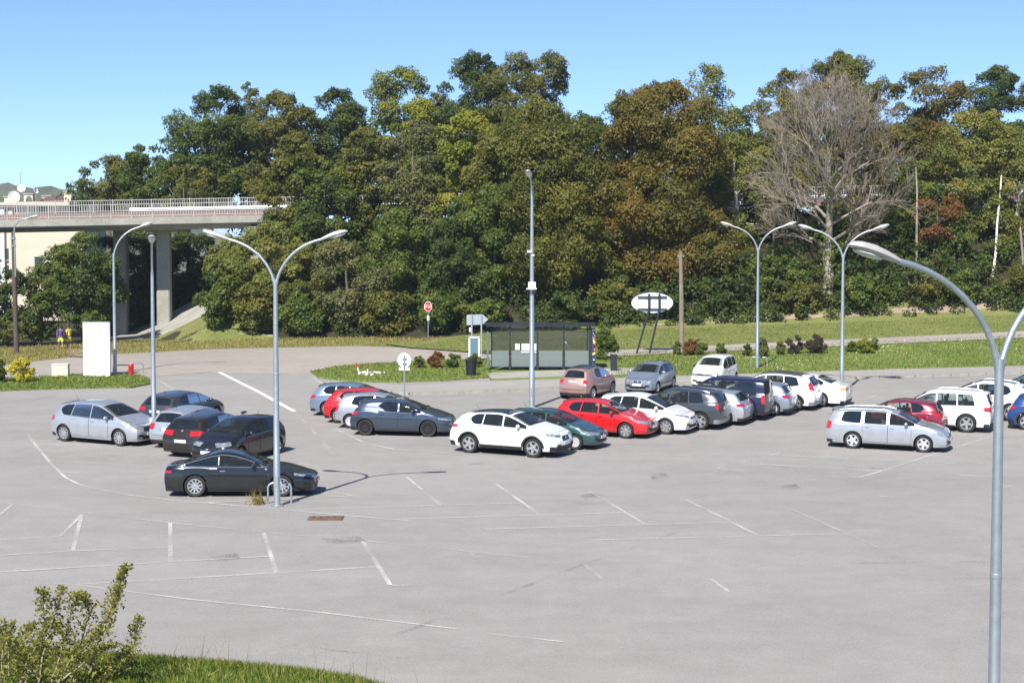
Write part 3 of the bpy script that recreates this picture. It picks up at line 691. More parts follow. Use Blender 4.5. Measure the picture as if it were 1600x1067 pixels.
# old lamp on a wooden pole at the left
p = G(26, 553); ow = empty('wooden_lamp_pole', p); tag(ow, 'old street lamp on a dark wooden pole at the left edge', 'street lamp')
s_ = F_PX / p.y; zt = CAM_Z + (HORIZON - 362) / s_ - p.z
MB().tube([(0, 0, -.3), (-.05, 0, zt * .5), (-.1, 0, zt)], [.17, .15, .12], 10).build('pole', 'dark_wood', ow)
arm = [(.05, -.1, zt - 3), (0, -.1, zt - .1), (.05, -.1, zt + .35), (.35, -.15, zt + .75), (.9, -.2, zt + .85)]
MB().tube(arm, .05, 8).build('arm', 'galv', ow)
lamp_head(ow, Vector(arm[-1]), (1, -.1, .22), .85)
for k in (0, 1): MB().lathe([(.01, 0), (.19, 0), (.19, .08), (.01, .08)], 12, c=(-.1, 0, zt - .5 - k * .5)).build('clamp', 'galv', ow)
# wooden utility pole at the right of the oval sign
p = G(1065, 545); s_ = F_PX / p.y; zt = CAM_Z + (HORIZON - 392) / s_ - p.z
wp = empty('wooden_pole', p); tag(wp, 'bare grey wooden pole right of the oval sign', 'pole')
MB().tube([(0, 0, -.3), (-.03, 0, zt * .5), (-.10, 0, zt)], [.17, .15, .11], 10).build('shaft', 'wood', wp)
MB().tube([(-.3, 0, zt - .35), (.12, 0, zt - .35)], .025, 6).build('insulator_pin', 'galv', wp)
# oval sign on leaning legs, seen from behind
Yo = G(1000, 556).y; c = at(1019, 473, Yo); base = at(1004, 556, Yo); base.z = h(base.x, base.y); s_ = F_PX / Yo
os_ = empty('oval_sign', base); tag(os_, 'white oval advertising sign seen from behind on two leaning dark legs', 'sign')
rel = c - base
a_, b_ = 33 / s_, 16.5 / s_
ovr = [(rel.x + a_ * math.cos(t) , rel.z + b_ * math.sin(t)) for t in np.linspace(0, 2 * math.pi, 41)[:-1]]
MB().prism(ovr, .0, .10).build('panel', 'white_paint', os_)
MB().tube([(rel.x + (a_ + .0) * math.cos(t), -.01, rel.z + b_ * math.sin(t)) for t in np.linspace(0, 2 * math.pi, 41)], .022, 6).build('rim', 'dark_metal', os_)
def opx(a, b): q = at(a, b, Yo) - base; return Vector((q.x, -.1, q.z))
for (x0, x1) in [((993, 557), (1014, 484)), ((1014, 555), (1030, 484))]:
    MB().tube([opx(*x0), opx(*x1)], .062, 8).build('leg', 'dark_metal', os_)
for (x0, y0, y1) in [(1014, 484, 459), (1030, 484, 459)]:
    q = opx(x0, (y0 + y1) / 2); MB().box(q, (.13, .10, (y0 - y1) / s_)).build('upright', 'dark_metal', os_)
for yy, xa, xb in [(464, 996, 1042), (483, 996, 1042)]:
    q = opx((xa + xb) / 2, yy); MB().box(q + Vector((0, .02, 0)), ((xb - xa) / s_, .08, .085)).build('crossbar', 'dark_metal', os_)
# stop sign
p = G(669, 526); s_ = F_PX / p.y; st = empty('stop_sign', p); tag(st, 'red octagonal stop sign on a thin post at the road mouth', 'traffic sign')
zt = CAM_Z + (HORIZON - 471) / s_ - p.z; zc = CAM_Z + (HORIZON - 479) / s_ - p.z; rr_ = 8.3 / s_
MB().tube([(0, .06, -.2), (0, .06, zt)], .035, 8).build('post', 'galv', st)
octo = lambda r_, k=R(22.5): [(r_ * math.cos(k + i * math.pi / 4) * .78, zc + r_ * math.sin(k + i * math.pi / 4)) for i in range(8)]
MB().prism(octo(rr_), .0, .03).build('plate', 'sign_white', st); MB().prism(octo(rr_ * .9), -.006, .0).build('face', 'red', st)
def text(body, size, parent, loc, m, rot=(math.pi / 2, 0, 0), name='lettering', sx=1.0):
    cu = bpy.data.curves.new(name, 'FONT'); cu.body = body; cu.size = size; cu.align_x = 'CENTER'; cu.align_y = 'CENTER'; cu.extrude = .002
    tmp = bpy.data.objects.new('tmp', cu); COL.objects.link(tmp)
    bpy.context.view_layer.update()
    me = bpy.data.meshes.new_from_object(tmp.evaluated_get(bpy.context.evaluated_depsgraph_get())); bpy.data.objects.remove(tmp)
    me.name = name; me.materials.clear()
    o = link(name, me, m, parent, loc=loc); o.rotation_euler = rot; o.scale = (sx, 1, 1); return o
text('STOP', rr_ * .80, st, (0, -.012, zc), 'sign_white', sx=.70)
MB().box((0, .0, CAM_Z + (HORIZON - 497) / s_ - p.z), (.16, .03, .34)).build('small_plate', 'sign_white', st)
# direction sign seen from behind
p = G(738, 556); s_ = F_PX / p.y; ds = empty('direction_sign', p); tag(ds, 'grey arrow-shaped direction sign seen from behind on two posts', 'sign')
def rz_(py): return CAM_Z + (HORIZON - py) / s_ - p.z
def rx_(pxx): return (pxx - CX) / s_ - p.x
MB().prism([(rx_(729), rz_(508)), (rx_(729), rz_(492)), (rx_(754), rz_(491)), (rx_(763), rz_(499)), (rx_(754), rz_(507))], 0, .05).build('panel', 'sign_back', ds)
for a in (737, 752): MB().box((rx_(a), -.05, (rz_(492)) / 2 - .1), (.09, .07, rz_(492) + .2)).build('post', 'galv', ds)
MB().box((rx_(735), -.04, rz_(515)), (.14, .05, .26)).build('small_plate', 'sign_white', ds)
# information panel
p = G(741, 566); s_ = F_PX / p.y; ip = empty('information_panel', p); tag(ip, 'teal information panel with white frame left of the bus shelter', 'sign')
w_ = 15 / s_; h0 = (rz_(0) * 0); z1 = CAM_Z + (HORIZON - 527) / s_ - p.z
MB().box((-w_ / 2, 0, z1 / 2), (.10, .1, z1)).build('post', 'sign_white', ip); MB().box((w_ / 2, 0, z1 / 2), (.10, .1, z1)).build('post', 'sign_white', ip)
MB().box((0, 0, z1), (w_ + .1, .1, .1)).build('top_rail', 'sign_white', ip); MB().box((0, 0, z1 * .58), (w_ - .1, .05, z1 * .78)).build('panel', 'teal', ip)
# roundel sign seen from behind
p = G(632, 643); s_ = F_PX / p.y; rs_ = empty('round_sign', p); tag(rs_, 'round traffic sign seen from behind with a small plate below it', 'traffic sign')
z1 = CAM_Z + (HORIZON - 551) / s_ - p.z; zc = CAM_Z + (HORIZON - 563) / s_ - p.z
MB().tube([(0, -.03, -.2), (0, -.03, z1 - .1)], .035, 8).build('post', 'galv', rs_)
MB().lathe([(.002, .0), (11 / s_, 0), (11 / s_, .035), (.002, .035)], 28, 'Y', (0, .02, zc)).build('disc', 'sign_white', rs_)
MB().tube([(11 / s_ * math.cos(t), .03, zc + 11 / s_ * math.sin(t)) for t in np.linspace(0, 2 * math.pi, 29)], .016, 6).build('rim', 'sign_back', rs_)
for dz in (.09, -.12): MB().box((0, -.03, zc + dz), (.2, .05, .05)).build('bracket', 'sign_back', rs_)
MB().box((0, .02, zc - 13.5 / s_), (17 / s_, .03, 4.6 / s_)).build('small_plate', 'sign_white', rs_)
# white panel, cream box, hydrant
p = G(152, 590); s_ = F_PX / p.y; wp_ = empty('blank_billboard', p); tag(wp_, 'tall blank white panel standing on the left grass island', 'billboard')
MB().box((0, 0, 43 / s_ + .02), (41.5 / s_, .22, 86 / s_)).build('board', 'white_paint', wp_)
MB().box((0, -.002, 87 / s_), (42.3 / s_, .25, .04)).build('cap', 'sign_back', wp_)
for k in (-1, 1): MB().box((k * .5, .1, .02), (.12, .3, .2)).build('foot', 'galv', wp_)
p = G(95, 590); s_ = F_PX / p.y; cb = empty('cabinet', p); tag(cb, 'small cream utility cabinet between golden bush and white panel', 'cabinet')
MB().box((0, 0, 10.5 / s_), (25 / s_, .4, 21 / s_)).build('housing', 'cream_box', cb); MB().box((0, 0, 21.3 / s_), (26 / s_, .45, .05)).build('lid', 'cream_box', cb)
MB().box((0, -.205, 10 / s_), (22 / s_, .02, 17 / s_)).build('door', 'cream_box', cb)
p = G(205, 588); s_ = F_PX / p.y; hy = empty('fire_hydrant', p); tag(hy, 'red fire hydrant post beside the curved hoop', 'hydrant')
MB().lathe([(.02, 0), (.17, 0), (.17, .06), (.14, .08), (.14, .50), (.15, .52), (.15, .62), (.10, .68), (.02, .69)], 16).build('barrel', 'red', hy)
MB().tube([(-.2, 0, .36), (.2, 0, .36)], .05, 10).build('outlet', 'red', hy)
# broken marker posts and stones on the middle island
for (a, b, lb, hh) in [(563, 588, 'leaning red and white marker stake on the middle grass island', .72), (575, 586, 'short orange-topped marker stake right of the leaning one', .5)]:
    p = G(a, b); ms = empty('marker_stake', p); tag(ms, lb, 'stake')
    lean = .16 if hh > .6 else .02
    MB().tube([(0, 0, -.05), (-lean, 0, hh * .7)], .035, 8).build('shaft', 'sign_white', ms); MB().tube([(-lean, 0, hh * .7), (-lean * 1.4, 0, hh)], .05, 8).build('top', 'red', ms)
for i in range(11):
    p = G(563 + i * 3.6 + random.uniform(-2, 2), 588 + random.uniform(-2, 3)); mb = MB()
    mb.ell((0, 0, .07), (random.uniform(.08, .17), random.uniform(.07, .13), .09), 7, 5)
    mb.v = [(x * random.uniform(.8, 1.2), y * random.uniform(.8, 1.2), z * random.uniform(.8, 1.2)) for x, y, z in mb.v]
    o = mb.build('white_stone', 'pale_concrete', None, loc=p + Vector((0, 0, .08)), rz=random.uniform(0, 3)); tag(o, 'pale stone lying by the marker stakes on the middle island', 'stone', 'stones by the marker stakes')
# litter bins
def wire_bin(x, y, label):
    p = G(x, y); b = empty('litter_bin', p); tag(b, label, 'litter bin'); z0 = .1
    for k in range(18):
        t = k * 2 * math.pi / 18; MB().tube([(.24 * math.cos(t), .24 * math.sin(t), .12), (.29 * math.cos(t), .29 * math.sin(t), .92)], .014, 4).build('slat', 'dark_metal', b)
    MB().lathe([(.30, .88), (.32, .88), (.32, .95), (.30, .95)], 20).build('rim', 'dark_metal', b); MB().lathe([(.01, .1), (.23, .1), (.25, .5), (.27, .85), (.2, .85)], 18).build('liner', 'black_plastic', b)
    MB().tube([(0, 0, -.1), (0, 0, .14)], .05, 8).build('foot', 'dark_metal', b)
wire_bin(736, 589, 'dark slatted litter bin at the left of the bus shelter')
p = G(959, 583); b = empty('litter_bin', p); tag(b, 'dark box litter bin at the right of the bus shelter', 'litter bin')
MB().box((0, 0, .52), (.34, .3, .92)).build('housing', 'dark_metal', b); MB().box((0, 0, 1.0), (.38, .34, .05)).build('lid', 'dark_metal', b); MB().box((0, -.16, .82), (.22, .02, .12)).build('slot', 'black_plastic', b)

# ------------------------------------------------------------------ bus shelter
YS = G(830, 582).y; bs = empty('bus_shelter', Vector(((845 - CX) * YS / F_PX, YS, h(1.7, YS) + .15))); tag(bs, 'dark framed glass bus shelter with advertising panel at its right end', 'bus shelter')
sS = F_PX / YS; bx0 = bs.location.x; bz0 = bs.location.z
def SX(pxx): return (pxx - CX) / sS - bx0
def SZ(pyy): return CAM_Z + (HORIZON - pyy) / sS - bz0
FR = .003; BK = 1.5
xsP = [SX(797), SX(840), SX(881), SX(922)]
for i, x in enumerate(xsP):
    MB().box((x, FR, SZ(507) / 2 - .05), (.13, .11, SZ(507) + .1)).build('post', 'dark_metal', bs)
MB().box((SX(768), BK, SZ(507) / 2), (.09, .09, SZ(507))).build('post', 'dark_metal', bs); MB().box((SX(920), BK, SZ(507) / 2), (.09, .09, SZ(507))).build('post', 'dark_metal', bs)
rf = MB().box(((SX(757) + SX(931)) / 2, .7, SZ(506)), (SX(931) - SX(757), 1.9, .035)).build('roof', 'dark_metal', bs)
MB().box(((SX(760) + SX(930)) / 2, -.2, SZ(507.5) - .04), (SX(930) - SX(760), .06, .09)).build('gutter', 'dark_metal', rf)
MB().box(((SX(765) + SX(922)) / 2, FR, SZ(514)), (SX(922) - SX(765), .07, .07)).build('top_rail', 'dark_metal', bs)
edges = [SX(766)] + xsP
for i in range(4):
    a, b_ = edges[i] + .08, edges[i + 1] - .08
    MB().box(((a + b_) / 2, FR, (SZ(515) + SZ(548)) / 2), (b_ - a, .012, SZ(515) - SZ(548) - .04)).build('upper_pane', 'shelter_glass', bs)
    MB().box(((a + b_) / 2, FR - .02, (SZ(548) + SZ(572)) / 2), (b_ - a, .012, SZ(548) - SZ(572))).build('lower_pane', 'frosted', bs)
    MB().box(((a + b_) / 2, FR, SZ(572.5)), (b_ - a, .05, .05)).build('bottom_rail', 'blue_grey_metal', bs)
MB().box((SX(762), .55, (SZ(518) + SZ(574)) / 2), (.05, 1.0, SZ(518) - SZ(574))).build('end_pane', 'frosted', bs)
MB().box((SX(762), .02, (SZ(518) + SZ(574)) / 2), (.10, .08, SZ(518) - SZ(574))).build('end_frame', 'blue_grey_metal', bs)
ad = MB().box((SX(928), .55, (SZ(514) + SZ(572)) / 2), (.20, 1.25, SZ(514) - SZ(572))).build('advert_case', 'blue_grey_metal', bs); 
po = MB().box((SX(928), -.085, (SZ(515) + SZ(571)) / 2), (.17, .012, SZ(515) - SZ(571) - .1)).build('poster', 'poster', ad)
MB().box((SX(928) - .108, .55, (SZ(515) + SZ(571)) / 2), (.012, 1.08, SZ(515) - SZ(571) - .16)).build('poster', 'poster', ad)
pr = random.Random(2)
for k in range(16):
    col = pr.choice(['amber', 'sign_white', 'red', 'yellow', 'amber', 'purple']); zz = SZ(pr.uniform(520, 560)); yy = pr.uniform(.15, .95)
    MB().box((SX(928) - .118, yy, zz), (.006, pr.uniform(.1, .3), pr.uniform(.06, .2))).build('print', col, ad)
    MB().box((SX(928) + pr.uniform(-.04, .04), -.096, SZ(pr.uniform(520, 562))), (pr.uniform(.03, .09), .006, pr.uniform(.05, .15))).build('print', col, ad)
for a, b_, c, d in [(805, 812, 537, 546.5), (815, 838, 537, 547)]:
    MB().box(((SX(a) + SX(b_)) / 2, FR - .03, (SZ(c) + SZ(d)) / 2), (SX(b_) - SX(a), .02, SZ(c) - SZ(d))).build('timetable', 'sign_white', bs)
MB().box((SX(826), FR - .05, SZ(550)), (SX(838) - SX(814), .04, .07)).build('timetable_ledge', 'sign_white', bs)
be = MB().box((SX(848), .75, .47), (2.6, .34, .05)).build('bench', 'dark_metal', bs)
for k in (-1, 1): MB().box((SX(848) + k * .9, .75, .22), (.07, .25, .46)).build('bench_leg', 'dark_metal', be)

# ================================================================== CARS
def chaikin(pts, it=2):
    for _ in range(it):
        q = [pts[0]]
        for a, b in zip(pts[:-1], pts[1:]):
            q.append((a[0] * .75 + b[0] * .25, a[1] * .75 + b[1] * .25)); q.append((a[0] * .25 + b[0] * .75, a[1] * .25 + b[1] * .75))
        q.append(pts[-1]); pts = q
    return pts
FS = [1.0, .75, .5, .25, 0.0]
class Shape:
    def __init__(s, **k):
        d = dict(L=4.05, W=1.74, H=1.46, wb=2.55, fo=.82, rw=.31, clr=.20, zh=.74, pc=1.02, zc=.98, pw=1.80, zw=1.36, pmid=2.4, pr=3.62, zr=1.36, zg=.98, rg=.14, zbf=.90, zbr=.98,
                 tum=.40, style='hatch', kf=.17, kr=.11, pb=4.2, zb2=1.02, pd=4.7, zd=1.0, fset=.12, sharp=1)
        d.update(k); s.__dict__.update(d)
        L, H = s.L, s.H
        t = [(0, s.zh - .05), (.08, s.zh + .005), (.30, s.zh + .07), (s.pc * .65, s.zh + (s.zc - s.zh) * .78), (s.pc, s.zc), (s.pw, s.zw), (s.pw + .40, H - .015), (s.pmid, H)]
        if s.style == 'hatch': t += [(L - .75, H * .45 + s.zr * .55 + .012), (L - .1, s.zr + .005), (L, s.zr - .02)]
        else: t += [((s.pmid + s.pr) / 2, (H + s.zr) / 2 + .022), (s.pr, s.zr), (s.pb, s.zb2), (s.pd, s.zd), (L, s.zd - .04)]
        s.tp = np.array(chaikin(t, 2))
        s.Fz = ([0, s.clr, .45, .60, s.zh, s.zh + .12, 3], [.14, .05, 0, .01, s.fset, s.fset + .05, s.fset + .05])
        if s.style == 'hatch': s.Rz = ([0, s.clr, .5, .72, s.zg, s.zr, 3], [.12, .06, 0, .015, s.rg, L - s.pr, L - s.pr])
        else: s.Rz = ([0, s.clr, .5, .72, s.zd, 3], [.12, .06, 0, .01, .08, .10])
        s.ps = L - 1.6; s.Ra = s.rw + .055
        s.axles = (s.fo, s.fo + s.wb)
        s.cache = {}
    def T(s, p): return float(np.interp(p, s.tp[:, 0], s.tp[:, 1]))
    def belt(s, p): return float(np.interp(p, [0, s.pc, s.L], [s.zh - .02, s.zbf, s.zbr]))
    def w(s, p):
        w = s.W / 2
        if p < .75: w *= 1 - s.kf * ((.75 - p) / .75) ** 2.3
        e = s.L - p
        if e < .6: w *= 1 - s.kr * ((.6 - e) / .6) ** 2.3
        return w
    def arch(s, p):
        z = 0
        for a in s.axles:
            d = abs(p - a)
            if d < s.Ra: z = max(z, s.rw + math.sqrt(s.Ra ** 2 - d * d))
        return z
    def zbot(s, p): return max(s.clr, s.arch(p))
    def sec(s, p):
        key = round(p, 4)
        if key in s.cache: return s.cache[key]
        T = s.T(p); zb = min(s.belt(p), T - .055); w = s.w(p); z0 = min(s.zbot(p), zb - .05)
        ys, zs = [], []
        for t in (0, .1, .25, .42, .58, .72, .86, 1.0):
            z = z0 + (zb - z0) * t; rel = (z - s.clr) / max(.1, zb - s.clr)
            y = w * (1 - .055 * max(0, (.28 - rel) / .28) ** 1.6 - .05 * max(0, (rel - .55) / .45) ** 2)
            if .60 < rel < .72: y += .004
            ys.append(y); zs.append(z)
        g = T - zb; yb = ys[-1] - .018
        ys.append(yb); zs.append(zb + min(.012, g * .15))
        zE = zb + g * .88; tum = s.tum * min(1, g / .3) + .25 * max(0, 1 - g / .3)
        for t in (.25, .5, .75, .92, 1.0):
            z = zs[8] + (zE - zs[8]) * t
            y = yb - tum * (z - zb) * (.86 + .14 * t) - (.035 * ((t - .75) / .25) ** 2 if t > .75 else 0)
            ys.append(y); zs.append(z)
        r = (ys, zs, T, zb); s.cache[key] = r; return r
    def act(s, p, z, f=1.0):
        a = p
        if p < 1.0: a += (1 - p / 1.0) * float(np.interp(z, *s.Fz))
        if p > s.ps: a -= (p - s.ps) / (s.L - s.ps) * float(np.interp(z, *s.Rz))
        if p < .5: a -= .075 * (1 - f * f) * (1 - p / .5) ** 2
        if s.L - p < .4: a += .055 * (1 - f * f) * (1 - (s.L - p) / .4) ** 2
        return a
    def X(s, a): return s.fo + s.wb / 2 - a
    def side(s, p, z, sd, off=0.0):
        ys, zs, T, zb = s.sec(p); y = float(np.interp(z, zs, ys)) + off
        return (s.X(s.act(p, z)), sd * y, z)
    def top(s, p, f, off=0.0):
        ys, zs, T, zb = s.sec(p); yE, zE = ys[-1], zs[-1]; z = T - (T - zE) * abs(f) ** 2.2 + off
        return (s.X(s.act(p, z, f)), yE * f, z)
    def cap(s, end, f, z, off=0.0):
        p = 0.0 if end == 'front' else s.L
        ys, zs, T, zb = s.sec(p); y = float(np.interp(z, zs, ys)) * f
        a = s.act(p, z, f) + (-off if end == 'front' else off)
        return (s.X(a), y, z)
    def wrap(s, end, q, z, sd, off=0.0):
        """q<0: on the end face, metres in from the corner; q>0: on the flank, metres back from the corner"""
        p = 0.0 if end == 'front' else s.L
        ys, zs, T, zb = s.sec(p); w0 = float(np.interp(z, zs, ys))
        if q <= 0:
            f = (w0 + q) / w0; c = s.cap(end, f, z, off); o = off * max(0, (1 + q / .25)); return (c[0], sd * (c[1] + o), z)
        pp = q if end == 'front' else s.L - q
        c = s.side(pp, z, sd, off); k = max(0, 1 - q / .25) * off
        return (c[0] + (k if end == 'front' else -k), c[1], z)
    def body(s, cuts=(), tops=()):
        st = set(np.linspace(0, s.L, 40)) | {q for c in tuple(cuts) + tuple(tops) for q in c} | {.03, .08, .15, .22, s.pc, s.pc - .05, s.pc + .05, s.L - .03, s.L - .08, s.L - .15}
        for a in s.axles:
            for k in range(0, 13): st.add(a - s.Ra * math.cos(math.pi * k / 12) * .9995)
            st.add(a - s.Ra - .004); st.add(a + s.Ra + .004)
        st = sorted(p for p in st if 0 <= p <= s.L)
        keep = {q for c in tuple(cuts) + tuple(tops) for q in c}
        st = [p for i, p in enumerate(st) if i == 0 or p in keep or p - st[i - 1] > .0035]
        v, f, mi = [], [], []
        ring = None
        for p in st:
            ys, zs, T, zb = s.sec(p); half = [(ys[0] * .72, zs[0] + .002, 1.0)] + [(y, z, 1.0) for y, z in zip(ys, zs)]
            yE, zE = ys[-1], zs[-1]
            crown = [(yE * q, T - (T - zE) * q ** 2.2, q) for q in FS[1:]]
            pts = [(y, z, q) for y, z, q in half + crown] + [(-y, z, q) for y, z, q in (half + crown[:-1])[::-1]]
            ring = len(pts)
            for y, z, q in pts: v.append((s.X(s.act(p, z, q)), y, z))
        nh = 1 + len(ys)
        for i in range(len(st) - 1):
            pm = (st[i] + st[i + 1]) / 2; cs_ = any(c[0] <= pm <= c[1] for c in cuts); ct_ = any(c[0] <= pm <= c[1] for c in tops)
            for k in range(ring):
                k2 = (k + 1) % ring; kk = k if k < ring // 2 else ring - 2 - k
                if cs_ and 9 <= kk <= 12: continue
                if ct_ and kk >= nh: continue
                f.append((i * ring + k, i * ring + k2, (i + 1) * ring + k2, (i + 1) * ring + k)); mi.append(1 if k in (0, ring - 1, ring - 2) else 0)
        # end caps: columns over the crown's own divisions
        ncr = len(FS) - 1
        for end, i0 in (('front', 0), ('rear', (len(st) - 1) * ring)):
            fr = FS + [-q for q in FS[:-1][::-1]]      # 1 .. -1
            rows = []
            ys, zs, T, zb = s.sec(st[0] if end == 'front' else st[-1])
            for j in range(nh):
                y, z = (ys[0] * .72, zs[0] + .002) if j == 0 else (ys[j - 1], zs[j - 1]); row = []
                for q in fr:
                    if q == 1.0: row.append(i0 + j)
                    elif q == -1.0: row.append(i0 + ring - 1 - j)
                    elif j == nh - 1: row.append(i0 + nh - 1 + fr.index(q))
                    else:
                        a = s.act(0.0 if end == 'front' else s.L, z, q); v.append((s.X(a), y * q, z)); row.append(len(v) - 1)
                rows.append(row)
            for j in range(nh - 1):
                for c in range(len(fr) - 1): f.append((rows[j][c], rows[j][c + 1], rows[j + 1][c + 1], rows[j + 1][c])); mi.append(0)
        me = bpy.data.meshes.new('body'); me.from_pydata(v, [], f); me.polygons.foreach_set('use_smooth', [True] * len(f)); me.polygons.foreach_set('material_index', mi)
        bm = bmesh.new(); bm.from_mesh(me); bmesh.ops.recalc_face_normals(bm, faces=bm.faces); bm.to_mesh(me); bm.free()
        me.set_sharp_from_angle(angle=R(50)); me.update(); return me
def gridmesh(name, rows):
    n = len(rows[0]); v = [p for r in rows for p in r]; f = [(j * n + i, j * n + i + 1, (j + 1) * n + i + 1, (j + 1) * n + i) for j in range(len(rows) - 1) for i in range(n - 1)]
    me = bpy.data.meshes.new(name); me.from_pydata(v, [], f); me.polygons.foreach_set('use_smooth', [True] * len(f)); me.update(); return me
lin = lambda a, b, n: [a + (b - a) * i / (n - 1) for i in range(n)]
_wheel = {}
def wheel_meshes(rw, style):
    key = (rw, style)
    if key in _wheel: return _wheel[key]
    rim = rw * (.70 if style != 'hub' else .66)
    ty = MB().lathe([(rim * .98, -.085), (rim * 1.08, -.105), (rw * .93, -.108), (rw * .985, -.085), (rw, -.05), (rw, .05), (rw * .985, .085), (rw * .93, .105), (rim * .98, .085)], 28, 'Y').mesh('tyre')
    disc = MB().lathe([(.005, -.03), (rim * .98, -.03), (rim * .98, .03), (.005, .03)], 20, 'Y').mesh('wheel')
    rm = MB().lathe([(rim * 1.0, -.07), (rim * 1.0, -.100), (rim * .90, -.102), (rim * .86, -.07), (rim * .86, -.04)], 28, 'Y')
    n = {'alloy5': 5, 'alloy10': 10, 'alloy7': 7, 'hub': 7, 'dark': 12, 'two': 5}[style]
    for k in range(n):
        t = 2 * math.pi * k / n + .2; c, s_ = math.cos(t), math.sin(t); w0, w1 = (.055, .038) if n <= 5 else (.030, .022) if n > 8 else (.05, .045)
        if style == 'hub': w0, w1 = .05, .075
        q = []
        for (r_, w_) in ((.03, w0), (rim * .9, w1)):
            for sg in (-1, 1):
                for yy in (-.098 if r_ > .05 else -.085, -.045): q.append((c * r_ - s_ * sg * w_, yy, s_ * r_ + c * sg * w_))
        rm.add(q, [(0, 4, 6, 2), (1, 3, 7, 5), (0, 1, 5, 4), (2, 6, 7, 3), (4, 5, 7, 6), (0, 2, 3, 1)])
    rm.lathe([(.004, -.102), (.045, -.100), (.055, -.085), (.055, -.04)], 12, 'Y')
    _wheel[key] = (ty, disc, rm.mesh('rim')); return _wheel[key]

